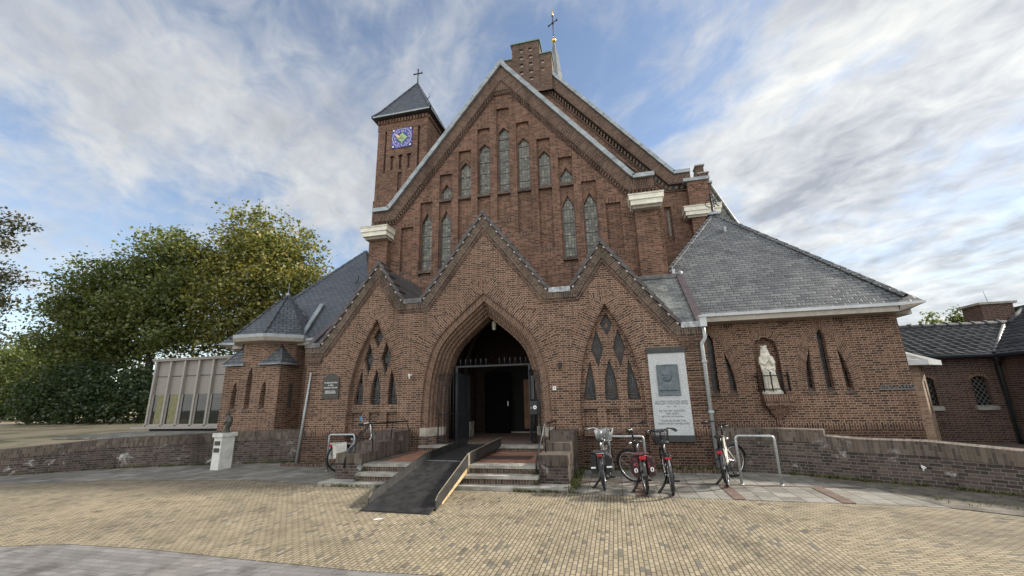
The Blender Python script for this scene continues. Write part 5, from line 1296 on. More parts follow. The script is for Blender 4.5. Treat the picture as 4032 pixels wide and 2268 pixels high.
# signs and plaques on the porch
pl = empty('memorial_plaque', (1.23, 10.5, .6), 'tall speckled granite memorial plaque with bronze portrait relief on porch corner', 'plaque')
mb = MB(); mb.box(.82, 1.64, 10.47, 10.545, .725, 2.555); mb.build('granite_slab', 'granite', pl)
mb = MB(); mb.box(.80, 1.66, 10.45, 10.545, 2.555, 2.69); mb.build('cap', 'granite_dark', pl)
mb = MB(); mb.box(.81, 1.655, 10.45, 10.545, .59, .725); mb.build('base', 'granite_dark', pl)
rel = MB(); NX, NZ = 46, 60; x0, x1, z0, z1 = .985, 1.455, 1.59, 2.29
def g2(u, v, cu, cv, a, b): return math.exp(-(((u-cu)/a)**2+((v-cv)/b)**2))
def relief(u, v):
    topc = .96-.05*(2*u-1)**2
    if u < .045 or u > .955 or v < .035 or v > topc: return .016 if v <= topc+.03 else -.01
    h = .0
    e = ((u-.45)/.235)**2+((v-.66)/.235)**2
    if e < 1: h = max(h, .034*sqrt(1-e)+.006)
    sh_ = .42-.75*max(0, abs(u-.5)-.12)**1.6
    if v < sh_ and v > .15: h = max(h, .014+.012*min(1, (sh_-v)/.06)+.004*sin(18*u+5*v))
    if v <= .15: h = .010
    if .36 < u < .62 and .38 < v < .5: h = max(h, .014)
    h += .016*g2(u, v, .34, .60, .04, .06)+.008*g2(u, v, .33, .67, .10, .018)+.006*g2(u, v, .36, .50, .09, .015)
    h -= .016*g2(u, v, .27, .635, .04, .022)+.016*g2(u, v, .42, .635, .045, .022)+.010*g2(u, v, .36, .535, .07, .014)+.008*g2(u, v, .36, .47, .07, .012)
    h += .012*g2(u, v, .665, .62, .025, .06)-.008*g2(u, v, .63, .62, .018, .07); h += .006*g2(u, v, .55, .80, .10, .05)
    return h
hh = [[relief(i/NX, j/NZ) for i in range(NX+1)] for j in range(NZ+1)]
pt = lambda i, j: V((x0+(x1-x0)*i/NX, 10.455-hh[j][i], z0+(z1-z0)*j/NZ))
for j in range(NZ):
    for i in range(NX): rel.face([pt(i, j), pt(i+1, j), pt(i+1, j+1), pt(i, j+1)], None, 0, True)
rel.box(x0-.005, x1+.005, 10.45, 10.47, z0-.005, z1-.03)
rel.build('portrait_relief', 'bronze_relief', pl)
mb = MB()
for z, s, sz in ((1.445, 'ALS OFFER WILDE HIJ ZIJN LEVEN', .047), (1.395, 'BRENGEN VOOR DEN VREDE', .054), (1.335, '1940       1945', .036), (1.235, 'HIJ GAF HET HOOGSTE', .054), (1.175, 'ZIJN LEVEN', .054), (1.12, 'GESTORVEN VOOR ANDEREN', .036), (1.02, 'HULDE EN DANK VAN', .054), (.96, 'PAROCHIE EN VADERLAND', .054)):
    text_mesh(mb, s, sz, (1.23, 10.468, z), 0, .003)
mb.build('inscription', 'letter_grey', pl)
ws = empty('wall_sign', (-7.69, 10.53, 1.7), 'dark pointed wall sign with white lettering on left porch corner', 'sign')
mb = MB(); mb.prism([(-7.94, 10.51, 1.70), (-7.44, 10.51, 1.70), (-7.44, 10.51, 2.27), (-7.69, 10.51, 2.40), (-7.94, 10.51, 2.27)], (0, .035, 0)); mb.build('board', 'sign_dark', ws)
mb = MB()
for z, s, sz in ((2.115, 'ST. JAN DE DOPER', .050), (2.045, 'R. KERK', .048), (1.98, 'ZONDAG: 9.30 UUR', .048), (1.885, 'DIENST KAPEL', .050), (1.84, 'DOORDEWEEKS', .046)): text_mesh(mb, s, sz, (-7.69, 10.505, z), 0, .003)
mb.build('lettering', 'letter_white', ws)
hn = empty('house_number', (-1.435, 10.54, 1.78), 'small white house number sign reading 8 right of the entrance arch', 'sign')
mb = MB(); mb.box(-1.475, -1.395, 10.532, 10.55, 1.775, 1.865); mb.build('plate', 'letter_white', hn); mb = MB(); text_mesh(mb, '8', .075, (-1.435, 10.529, 1.795), 0, .002); mb.build('number', 'sign_dark', hn)
mb = MB()
for i, (ch, x) in enumerate(zip('INGANG', (6.16, 6.27, 6.40, 6.53, 6.66, 6.78))): text_mesh(mb, ch, .125, (x, WY-.02, 1.632), 0, .018)
mb.box(6.10, 6.84, WY-.035, WY, 1.60, 1.625)
tag(mb.build('wall_lettering', 'letter_grey'), 'grey raised letters reading INGANG on the right wing wall', 'lettering')
mb = MB(); mb.box(-1.30, -1.24, 10.47, 10.55, 2.30, 2.40); mb.box(-1.315, -1.225, 10.45, 10.53, 2.40, 2.43); tag(mb.build('wall_lantern', 'iron'), 'tiny black lantern fixed to porch wall right of the arch', 'lantern')
mb = MB(); mb.box(-5.31, -5.25, 10.42, 10.55, 2.24, 2.29); mb.tube([(-5.28, 10.44, 2.27), (-5.24, 10.36, 2.16)], .018, 6); tag(mb.build('wall_spotlight', 'statue_stone'), 'small white spotlight on porch wall left of the arch', 'spotlight')

# ------------------------------------------------------------------ statue in the niche
sta = empty('statue', (3.84, 11.93, 1.56), 'white stone statue of a crowned praying woman in wall niche', 'statue')
sx, sy, sz = 3.79, 11.90, 1.56
mb = MB(); mb.rings([[V((sx+.02+.235*cos(a)*k*(1+.05*sin(5*a)), sy+.14*sin(a)*k, sz+z)) for a in [2*pi*j/24 for j in range(24)]] for z, k in ((0, 1), (.05, 1), (.085, .86))], 0, True, False); mb.build('plinth', 'statue_stone', sta)
bd = MB(); prof = [(.06, .165, .115, .02), (.16, .160, .115, .015), (.32, .150, .112, .008), (.48, .150, .115, 0), (.60, .145, .110, -.006), (.70, .132, .100, -.012), (.80, .142, .100, -.016), (.90, .138, .095, -.02), (.955, .118, .080, -.022), (.985, .085, .065, -.024), (1.01, .045, .045, -.025), (1.05, .042, .042, -.026)]
rg = []
for h_, rx, ry, off in prof:
    ring = []
    for j in range(48):
        a = 2*pi*j/48; fold = 0
        if h_ < .72: fold = .13*sin(9*a+h_*3.0)*(1-h_/.9)+.05*sin(17*a-h_*7)
        elif h_ < .93: fold = .03*sin(11*a+h_*8)
        ring.append(V((sx+off+rx*cos(a)*(1+fold), sy+ry*sin(a)*(1+fold), sz+h_)))
    rg.append(ring)
bd.rings(rg, 0, True)
hx, hy, hz = sx-.028, sy-.018, sz+1.085
bd.ball((hx, hy, hz), (.056, .060, .076), 16); bd.ball((hx, hy+.015, hz+.018), (.066, .064, .070), 16)
bd.ball((hx+.004, hy-.062, hz-.008), (.010, .014, .018), 8); bd.ball((hx, hy-.045, hz-.052), (.018, .018, .016), 8); bd.ball((hx, hy-.055, hz-.036), (.020, .010, .007), 8)
for s in (-1, 1):
    bd.ball((hx+s*.023, hy-.050, hz+.006), (.015, .010, .008), 8); bd.ball((hx+s*.028, hy-.035, hz-.028), (.022, .022, .022), 8)
    bd.tube([(hx+s*.055, hy+.01, hz+.04), (hx+s*.070, hy+.005, hz-.05), (hx+s*.095, hy-.02, hz-.13), (hx+s*.105, hy-.03, hz-.22)], [.020, .024, .022, .010], 8)
    for k in range(4): bd.ball((hx+s*(.078+.008*k), hy-.03, hz-.06-.045*k), .015, 8)
    bd.tube([(sx+s*.115-.02, sy-.01, sz+.905), (sx+s*.142-.02, sy-.05, sz+.75), (sx+s*.095-.01, sy-.12, sz+.735), (sx+s*.022, sy-.155, sz+.83)], [.048, .050, .042, .026], 12)
    bd.tube([(sx+s*.13-.02, sy-.05, sz+.73), (sx+s*.12-.02, sy-.07, sz+.60), (sx+s*.115-.02, sy-.06, sz+.47)], [.045, .040, .016], 10)
    # praying hands: palm, four fingers of unequal length and a thumb
    bd.ball((sx+s*.012, sy-.165, sz+.855), (.012, .022, .034), 8)
    for k, L in enumerate((.060, .070, .066, .050)): y = sy-.182+.012*k; bd.tube([(sx+s*.010, y, sz+.875), (sx+s*.008, y+.002, sz+.875+L*.55), (sx+s*.004, y+.006, sz+.875+L)], [.0075, .007, .005], 6)
    bd.tube([(sx+s*.016, sy-.176, sz+.845), (sx+s*.018, sy-.196, sz+.868), (sx+s*.012, sy-.200, sz+.892)], [.008, .0075, .006], 6)
for pth, r in (([(-.14, -.08, .66), (-.05, -.13, .60), (.05, -.12, .50), (.11, -.09, .40)], .020), ([(-.13, -.07, .60), (-.04, -.125, .50), (.04, -.125, .38), (.06, -.11, .30)], .018), ([(.13, -.07, .66), (.06, -.12, .62), (-.02, -.13, .60), (-.11, -.10, .64)], .018), ([(-.03, -.11, .60), (-.05, -.12, .42), (-.03, -.125, .22)], .016), ([(.09, -.09, .55), (.12, -.09, .36), (.13, -.09, .2)], .018), ([(-.10, -.09, .5), (-.12, -.09, .3), (-.11, -.10, .1)], .018)):
    bd.tube([(sx+a, sy+b, sz+c_) for a, b, c_ in pth], [r*.6, r, r, r*.5], 8)
bd.ball((sx-.06, sy-.12, sz+.10), (.035, .05, .025), 8); bd.ball((sx+.05, sy-.125, sz+.10), (.035, .05, .025), 8)
fo_ = remeshed(bd, 'figure', 'statue_stone', sta, .006)
wp = WPOS[fo_.name]
for v in fo_.data.vertices:
    p = v.co+wp; z = p.z-sz
    for ex, ez, rx_, rz_, d_ in ((hx-.024, hz+.008, .016, .010, .018), (hx+.024, hz+.008, .016, .010, .018), (hx, hz-.040, .018, .005, .010), (hx, hz-.082, .035, .012, .022)):
        k = ((p.x-ex)/rx_)**2+((p.z-ez)/rz_)**2
        if k < 4 and p.y < hy-.01: v.co.y += d_*math.exp(-k)
    if .08 < z < .74 and p.y < sy:
        a = atan2(p.y-sy, p.x-sx-.005); w = min(1, (z-.08)/.1, (.74-z)/.12)
        f = sin(13*a+3.5*z+1.2*sin(6*z)); v.co.y += .013*w*max(0, f); v.co.x += .004*w*cos(13*a)
    elif .74 <= z < .93 and p.y < sy: v.co.y += .006*max(0, sin(60*(p.x-sx)+25*z))
mb = MB(); n = 20
mb.rings([[V((hx+r*cos(2*pi*j/n), hy+.012+r*sin(2*pi*j/n), hz+z+(dz if j % 4 == 0 else 0))) for j in range(n)] for r, z, dz in ((.058, .050, 0), (.066, .052, 0), (.070, .085, .0), (.074, .098, .022), (.060, .094, .02), (.056, .06, 0))], 0, True, False); mb.build('crown', 'statue_stone', sta)
ra = empty('niche_railing', (3.85, 11.7, 1.6), 'black forged railing in front of the white statue in the niche', 'railing')
fx0, fx1, fy = 3.49, 4.16, 11.66
for z in (1.68, 2.0):
    mb = MB(); mb.tube([(fx0-.02, 12.0, z), (fx0, fy+.06, z), (fx0+.05, fy, z), (fx1-.05, fy, z), (fx1, fy+.06, z), (fx1+.02, 12.0, z)], .016, 6); mb.build('rail', 'iron', ra)
for x, y in ((fx0-.005, 11.85), (fx0+.06, fy), (3.74, fy), (3.95, fy), (fx1-.04, fy), (fx1+.005, 11.85)):
    mb = MB(); mb.tube([(x, y, 1.62), (x, y, 2.06), (x, y, 2.09)], [.016, .016, .028], 6); mb.build('bar', 'iron', ra)

# ------------------------------------------------------------------ pedestal with bronze figure
pd_ = empty('pedestal', (-10.06, 9.58, 0), 'white plastered pedestal with two small dark plates beside low wall', 'pedestal')
def rot_box(mb, c, w, d, z0, z1, ang, taper=1.0, m=0):
    ca, sa = cos(ang), sin(ang); q = lambda k: [V((c[0]+(x*ca-y*sa)*k, c[1]+(x*sa+y*ca)*k, 0)) for x, y in ((-w, -d), (w, -d), (w, d), (-w, d))]
    A = [p+V((0, 0, z0)) for p in q(1)]; B = [p+V((0, 0, z1)) for p in q(taper)]; mb.rings([A, B], m, True, False)
pa = radians(-3); pc = (-10.06, 9.58)
mb = MB(); rot_box(mb, pc, .128, .185, 0, .80, pa, 1.0); mb.build('shaft', 'white_render', pd_)
mb = MB(); rot_box(mb, pc, .165, .225, .80, .895, pa); mb.build('cap', 'white_render', pd_)
dv = V((cos(pa), sin(pa), 0)); nv = V((sin(pa), -cos(pa), 0))
for z in (.60, .43):
    mb = MB(); mb.box(pc[0]-.09, pc[0]+.075, pc[1]-.205, pc[1]-.17, z, z+.10); mb.build('name_plate', 'sign_dark', pd_)
fg = empty('bronze_figure', (pc[0], pc[1], .895), 'small weathered bronze figure of a stooping person standing on white pedestal', 'statue')
bf = MB(); bx, by, bz = pc[0]+.0, pc[1], .90
bf.tube([(bx-.02, by, bz), (bx+.0, by, bz+.10), (bx+.05, by, bz+.19)], [.045, .042, .055], 10); bf.tube([(bx+.02, by+.04, bz), (bx+.03, by+.03, bz+.10), (bx+.05, by+.02, bz+.19)], [.042, .04, .05], 10)
bf.tube([(bx+.05, by, bz+.17), (bx+.07, by, bz+.27), (bx+.05, by, bz+.37), (bx+.01, by, bz+.42)], [.075, .085, .075, .035], 12)
bf.ball((bx-.015, by, bz+.455), (.05, .045, .055), 12); bf.ball((bx-.005, by, bz+.485), (.062, .056, .035), 12); bf.ball((bx-.055, by, bz+.47), (.03, .035, .010), 8); bf.ball((bx-.062, by, bz+.445), (.014, .010, .014), 6)
for s in (-1, 1):
    bf.tube([(bx+.05, by+s*.07, bz+.37), (bx+.06, by+s*.085, bz+.28), (bx-.02, by+s*.05, bz+.215), (bx-.06, by+s*.02, bz+.20)], [.034, .032, .026, .02], 8)
    for k in range(4): bf.tube([(bx-.06, by+s*.02+.007*(k-1.5), bz+.20), (bx-.085, by+s*.012+.007*(k-1.5), bz+.195-.003*k)], [.007, .006], 5)
    bf.tube([(bx-.055, by+s*.015, bz+.212), (bx-.075, by+s*.004, bz+.22)], [.007, .006], 5)
bf.box(bx-.09, bx+.11, by-.08, by+.09, bz-.005, bz+.015)
remeshed(bf, 'figure', 'bronze', fg, .007)

# ------------------------------------------------------------------ bicycle racks and bicycles
def rack(label, a, b, h):
    r = empty('bicycle_rack', (a[0], a[1], 0), label, 'bicycle rack', 'galvanised tube bicycle racks'); a, b = V((*a, 0)), V((*b, 0)); d = (b-a).normalized(); e = V((0, 0, h)); k = .06
    pts = [a, a+e-V((0, 0, k))]+[a+e+V((0, 0, -k))+d*k*(1-cos(t))+V((0, 0, k*sin(t))) for t in (.5, 1.0, 1.57)]
    pts += [b+e-V((0, 0, k))-d*k*(1-cos(t))+V((0, 0, k*sin(t))) for t in (1.57, 1.0, .5)]+[b+e-V((0, 0, k)), b]
    mb = MB(); mb.tube(pts, .023, 10); mb.build('hoop', 'galvanised', r)
    for p in (a, b): mb = MB(); mb.lathe([(.04, 0), (.04, .012), (.026, .02)], p, 10); mb.build('foot', 'galvanised', r)
rack('galvanised bicycle rack behind the white bicycle left of the steps', (-6.95, 9.6), (-6.26, 9.62), .835)
rack('galvanised bicycle rack between the black pannier bicycle and the floral pannier bicycle', (-.20, 9.5), (.50, 9.55), .79)
rack('galvanised bicycle rack beside the cream bicycle at the low wall', (2.12, 9.03), (2.77, 9.02), .84)
RW, WB = .312, 1.05
def bike(label, rear, head, steer, lean, fr, tyre2='rubber', guard='black_paint', bar='black_paint', pan=None, basket=None, light=(.085, .04), post='silver', saddle_z=.80, bar_z=.985, stand=True, mirror=False, straps=False, step=True):
    root = empty('bicycle', (rear[0], rear[1], 0), label, 'bicycle', 'bicycles parked at the church'); root.rotation_euler = (0, radians(lean), radians(head))
    B = lambda mb, nm, mat, par=root: mb.build(nm, mat, par, local=True)
    A0, A1 = V((0, .86, .56)), V((0, .79, .80)); axd = (A1-A0).normalized(); Rm = Matrix.Rotation(radians(steer), 4, axd)
    S = lambda p: A0+(Rm @ (V(p)-A0))
    def wheel(c, xf, tm):
        w = MB(); P = [xf(c+V((0, RW*.945*cos(2*pi*i/32), RW*.945*sin(2*pi*i/32)))) for i in range(32)]; w.tube(P, .020, 7, closed=True); wo = B(w, 'wheel', tm)
        r = MB(); r.tube([xf(c+V((0, RW*.86*cos(2*pi*i/32), RW*.86*sin(2*pi*i/32)))) for i in range(32)], .011, 5, closed=True)
        r.tube([xf(c+V((-.045, 0, 0))), xf(c+V((.045, 0, 0)))], .022, 8)
        for i in range(20):
            a = 2*pi*i/20; r.tube([xf(c+V(((-1)**i*.03, .02*cos(a), .02*sin(a)))), xf(c+V((0, RW*.85*cos(a+.25*(-1)**(i//2)), RW*.85*sin(a+.25*(-1)**(i//2)))))], .0016, 3, cap=False)
        r.build('rim', 'silver', wo, local=True)
    Rc, Fc = V((0, 0, RW)), V((0, WB, RW)); I = lambda p: V(p)
    wheel(Rc, I, 'rubber'); wheel(Fc, S, tyre2)
    BBk = V((0, .43, .275)); ST = V((0, .315, .62)); f = MB()
    f.tube([BBk, ST], .016, 8); f.tube([BBk, V((0, .62, .36)), A0+V((0, 0, .03))], .021, 8); f.tube([A0, A1], .021, 8)
    if step: f.tube([BBk.lerp(ST, .45), V((0, .60, .47)), A1-V((0, -.01, .07))], .016, 8)
    else: f.tube([ST-V((0, 0, .04)), A1-V((0, 0, .05))], .016, 8)
    for s in (-1, 1): f.tube([BBk+V((s*.02, 0, 0)), Rc+V((s*.055, 0, 0))], .010, 6); f.tube([ST+V((s*.015, 0, -.02)), Rc+V((s*.055, 0, 0))], .008, 6)
    B(f, 'frame', fr)
    k = MB(); k.tube([S(A1), S(A0-V((0, -.01, .04)))], .018, 8)
    for s in (-1, 1): k.tube([S(A0+V((s*.045, .01, -.03))), S(Fc+V((s*.05, 0, 0)))], .011, 6)
    k.tube([S(A0+V((-.045, .01, -.03))), S(A0+V((.045, .01, -.03)))], .013, 6); B(k, 'fork', fr)
    for c, xf, a0, a1 in ((Rc, I, 25, 215), (Fc, S, 10, 150)):
        g = MB()
        arc_ = [radians(a0+(a1-a0)*i/14) for i in range(15)]
        for i in range(14):
            p = lambda t, x, rr: xf(c+V((x, rr*cos(t), rr*sin(t))))
            for s in (-1, 1): g.face([p(arc_[i], 0, RW+.028), p(arc_[i+1], 0, RW+.028), p(arc_[i+1], s*.028, RW+.012), p(arc_[i], s*.028, RW+.012)])
        B(g, 'mudguard', guard)
    s_ = MB(); s_.tube([ST, V((0, .27, saddle_z-.03))], .014, 8); B(s_, 'seat_post', post)
    s_ = MB(); yy, zz = .25, saddle_z
    s_.rings([[V((w*cos(t), yy+y, zz+.028*sin(t)+(.012 if y < -.05 else 0))) for t in [2*pi*j/12 for j in range(12)]] for y, w in ((-.12, .03), (-.10, .085), (-.04, .090), (.04, .05), (.12, .028), (.15, .015))], 0, True); B(s_, 'saddle', 'saddle_black')
    h = MB(); top = V((0, .755, bar_z-.04)); h.tube([S(A1), S(top)], .016, 8)
    pth = [(-.26, .56, bar_z-.015), (-.24, .68, bar_z+.0), (-.15, .77, bar_z+.015), (-.06, .765, bar_z-.03), (0, .76, bar_z-.04), (.06, .765, bar_z-.03), (.15, .77, bar_z+.015), (.24, .68, bar_z), (.26, .56, bar_z-.015)]
    h.tube([S(p) for p in pth], .012, 8); ho = B(h, 'handlebar', bar)
    for s in (-1, 1):
        g_ = MB(); g_.tube([S((s*.245, .66, bar_z-.002)), S((s*.262, .53, bar_z-.02))], .019, 8); g_.tube([S((s*.21, .70, bar_z-.01)), S((s*.25, .60, bar_z-.045))], .007, 5); g_.build('grip', 'rubber', ho, local=True)
    if mirror:
        m_ = MB(); q = [S((-.30+a, .60, bar_z+.13+b)) for a, b in ((-.04, -.06), (.035, -.05), (.045, .03), (.01, .06), (-.045, .05))]; m_.prism(q, (0, .015, 0)); m_.tube([S((-.25, .62, bar_z)), S((-.28, .61, bar_z+.10))], .006, 5); m_.build('mirror', 'mirror_sky_blue', ho, local=True)
    c = MB()
    for s in (-1, 1): c.tube([V((s*.06, -.22, .64)), V((s*.065, .12, .64)), V((s*.02, .29, .60))], .007, 5); c.tube([V((s*.06, -.12, .64)), V((s*.055, 0, RW))], .006, 5)
    for y in (-.2, -.1, 0, .1): c.tube([V((-.065, y, .64)), V((.065, y, .64))], .005, 5)
    c.tube([V((-.06, -.22, .64)), V((.06, -.22, .64))], .007, 5); co = B(c, 'carrier', bar if bar != 'white_bike' else 'white_bike')
    l = MB(); w_, hh_ = light; zc = .605
    l.rings([[V((w_*.5*sx_*k, -.235-d, zc+hh_*.5*sz_*k)) for sx_, sz_ in ((-1, -.6), (-.8, -1), (.8, -1), (1, -.6), (1, .6), (.8, 1), (-.8, 1), (-1, .6))] for k, d in ((1, -.02), (1, .01), (.7, .022))], 0, True, False); l.build('rear_light', 'red_light', co, local=True)
    l = MB(); l.ball(S((0, .90, .74)), (.032, .045, .032), 10); B(l, 'headlight', 'silver')
    cr_ = MB(); cr_.lathe([(.001, -.008), (.085, -.008), (.085, .008), (.001, .008)], (0, 0, 0), 16)
    cr_.v = [BBk+V((.045+p.z, p.x, p.y)) for p in cr_.v]; cr_.tube([BBk+V((-.07, 0, 0)), BBk+V((.07, 0, 0))], .014, 6)
    cr_.tube([BBk+V((.07, 0, 0)), BBk+V((.08, .05, -.145))], .010, 6); cr_.tube([BBk+V((-.07, 0, 0)), BBk+V((-.08, -.05, .145))], .010, 6); cr_.box(.075, .175, .43+.02, .43+.09, .275-.16, .275-.135); cr_.box(-.175, -.075, .43-.09, .43-.02, .275+.135, .275+.16); B(cr_, 'crankset', 'rubber')
    ch = MB(); ch.rings([[V((.05+x, y, z)) for y, z in ((-.05, RW-.05), (.43, .19), (.53, .275), (.43, .365), (-.05, RW+.05), (-.09, RW))] for x in (-.014, .014)], 0, True, False); B(ch, 'chain_case', 'black_paint')
    if stand: k = MB(); k.tube([V((-.03, .33, .25)), V((-.11, .22, .12)), V((-.23, .11, .01))], [.02, .018, .024], 6); B(k, 'kickstand', 'iron')
    if pan:
        for s in (-1, 1):
            x = s*.075; p = MB(); out = .10 if s < 0 else .115
            poly = [V((x, -.22, .63)), V((x, .10, .63)), V((x, .08, .30)), V((x, -.19, .30))]; bul = [V((x+s*out, -.19, .57)), V((x+s*out, .07, .57)), V((x+s*out*1.15, .05, .33)), V((x+s*out*1.15, -.17, .33))]
            lo = [v+V((0, 0, 0)) for v in poly]
            mid = [v.lerp(w, .8)+V((0, (v.y+.06)*.06, (v.z-.47)*.05)) for v, w in zip(poly, bul)]
            R3 = [lo, mid, [v.lerp(sum(bul, V((0, 0, 0)))/4, .12) for v in bul]]
            if s < 0: R3 = [r[::-1] for r in R3]
            p.rings(R3, 0, True, False)
            p.prism([V((0, -.20, .652)), V((x+s*.05, -.21, .652)), V((x+s*.05, .09, .652)), V((0, .08, .652))], (0, 0, .012))
            po = B(p, 'pannier', pan)
            if straps: q = MB(); e = x+s*out; q.box(min(x+s*.02, e), max(x+s*.02, e), -.236, -.228, .40, .425); q.build('reflective_strip', 'reflector', po, local=True)
            if pan == 'canvas_floral':
                q = MB(); cx_, cz_ = x+s*.055, .42; q.tube([V((cx_+.022*cos(2*pi*i/14), -.225, cz_+.030*sin(2*pi*i/14))) for i in range(14)], .011, 5, closed=True); q.build('printed_ring', 'reflector', po, local=True)
            if pan == 'canvas_white': q = MB(); e = x+s*out*1.12; q.prism([V((x, -.20, .645)), V((x, .09, .645)), V((e, .07, .60)), V((e+s*.012, .06, .42)), V((e+s*.012, -.16, .42)), V((e, -.18, .60))], (s*.006, 0, .006)); q.build('flap', pan, po, local=True)
    if basket:
        b = MB(); y0, y1, z0, z1 = .83, 1.05, bar_z-.24, bar_z-.02; wt, wb = .16, .125
        tp = [(-wt, y0-.01, z1), (wt, y0-.01, z1), (wt, y1+.02, z1), (-wt, y1+.02, z1)]; bt = [(-wb, y0+.01, z0), (wb, y0+.01, z0), (wb, y1-.02, z0), (-wb, y1-.02, z0)]
        for i in range(4):
            a, c_, d, e = V(tp[i]), V(tp[(i+1) % 4]), V(bt[(i+1) % 4]), V(bt[i]); b.tube([S(a), S(c_)], .008, 5); b.tube([S(e), S(d)], .006, 5)
            for k in range(9): b.tube([S(a.lerp(c_, k/9)), S(e.lerp(d, k/9))], .0035, 4)
            for k in range(1, 8): b.tube([S(a.lerp(e, k/8)), S(c_.lerp(d, k/8))], .0030, 4)
        for k in range(8): b.tube([S(V(bt[0]).lerp(V(bt[3]), k/7)), S(V(bt[1]).lerp(V(bt[2]), k/7))], .003, 4)
        B(b, 'basket', basket)
    return root
bike('silver city bicycle with black double panniers and grey wire front basket nearest the step wall', (-.30, 8.27), -2, -14, -4, 'silver', tyre2='rubber', guard='iron_grey', bar='silver', pan='canvas_black', basket='mesh_grey', straps=True, saddle_z=.81)
bike('dark bicycle with red floral panniers and its front wheel turned left', (.385, 8.01), 4, 52, -4, 'black_paint', pan='canvas_floral', light=(.11, .06), saddle_z=.81, bar_z=1.03)
bike('black bicycle with a black wire front basket parked before granite plaque', (.81, 8.0), -2, 4, -4, 'black_paint', guard='iron_grey', basket='mesh_black', light=(.10, .035), saddle_z=.80, bar_z=.98)
bike('cream framed bicycle leaning on its stand by the downpipe and low wall', (1.84, 8.78), -18, -38, -5, 'cream_bike', light=(.09, .05), saddle_z=.83, bar_z=1.04, post='black_paint')
bike('white bicycle with white canvas panniers and mirror painted with blue reflection left of the steps', (-6.55, 9.53), -33, -8, -5, 'white_bike', guard='iron_grey', bar='white_bike', pan='canvas_white', light=(.12, .07), saddle_z=.79, bar_z=1.06, mirror=True)

# ------------------------------------------------------------------ modern annex on the left
mod = empty('pavilion', (-17, 14, .6), 'modern grey clad pavilion with tall window strip beyond the left chapel', 'building')
mx0, mx1, my = -18.72, -12.6, 14.0; mod_x = [-18.68, -17.90, -17.17, -16.44, -15.73, -15.02, -14.31, -13.6, -12.9]
mb = MB(); mb.box(mx0, mx1, my+.06, 22, 2.03, 3.40); mb.box(mx0, mx0+.1, my+.06, 22, .7, 3.4); mb.build('cladding', 'clad_ribbed', mod)
mb = MB(); mb.box(mx0-.12, mx1, my-.10, 22.1, 3.40, 3.46); mb.box(mx0-.14, mx1, my-.13, 22.1, 3.46, 3.50); mb.build('roof_edge', 'clad_frame', mod)
mb = MB(); mb.box(mx0-.38, mx1, my-.30, my+.4, .72, .80); mb.box(mx0-.10, mx1, my-.06, my+.06, .80, .84); mb.build('sill_ledge', 'clad_frame', mod)
mb = MB(); mb.box(mx0+.1, mx1, my+.1, 22, .3, .72); mb.build('plinth', 'clad_dark', mod)
mb = MB(); mb.box(mx0, mx1, my+.045, my+.065, 2.755, 2.785); mb.build('panel_joint', 'clad_dark', mod)
for x in mod_x: mb = MB(); mb.box(x-.045, x+.045, my-.06, my+.06, .80, 3.40); mb.build('mullion', 'clad_frame', mod)
for i, (a, b) in enumerate(zip(mod_x[:-1], mod_x[1:])):
    mb = MB(); mb.box(a+.045, b-.045, my+.03, my+.05, .84, 2.03); w = mb.build('window', 'window_glass', mod)
    mb = MB(); mb.box(a+.045, a+.11, my-.0, my+.03, .84, 2.03); mb.box(b-.11, b-.045, my, my+.03, .84, 2.03); mb.box(a+.11, b-.11, my, my+.03, .84, .88); mb.build('frame', 'clad_frame', w)
    if i < 2: mb = MB(); mb.box(a+.30-.1*i, b-.12, my+.012, my+.026, .88, 2.03); mb.build('curtain', 'curtain', w)
# ------------------------------------------------------------------ tiled house on the right
an = empty('tiled_house', (9, 14, 0), 'low brown brick house with dark pantile roof right of the church', 'house')
ah = [[(9.27, 1.14), (9.63, 1.14), (9.63, 1.82), (9.56, 1.88), (9.45, 1.90), (9.34, 1.88), (9.27, 1.82)]]; ah.append([(a-1.19, b) for a, b in ah[0]])
mb = MB(); plate(mb, [(6.5, -.1), (9.97, -.1), (9.97, 2.5), (6.5, 2.5)], ah, 14.0, 14.14, rim=False); mb.face([(9.97, 14.0, -.1), (9.97, 5.5, -.1), (9.97, 5.5, 2.5), (9.97, 14.0, 2.5)])
mb.build('wall', 'brick_annex', an)
for h_ in ah:
    mb = MB(); plate(mb, h_, [], 14.10, uvf=lambda x, z: ((x+z*.75)*.9, (z*.75-x)*.9)); w = mb.build('window', 'leaded_diamond', an)
    c = sum(p[0] for p in h_[:2])/2; mb = MB(); mb.prism([(c-.24, 14.05, 1.15), (c-.24, 13.93, 1.12), (c-.24, 13.93, 1.03), (c-.24, 14.05, 1.03)], (.48, 0, 0)); mb.build('sill', 'stone_step', w)
    mb = MB(); P = [(c-.26, 1.80), (c-.18, 1.92), (c, 1.975), (c+.18, 1.92), (c+.26, 1.80)]; Q = [(c-.19, 1.81), (c-.12, 1.88), (c, 1.905), (c+.12, 1.88), (c+.19, 1.81)]; band(mb, P, Q, 13.99, 14.02); mb.build('arch_course', 'brick_order', w)
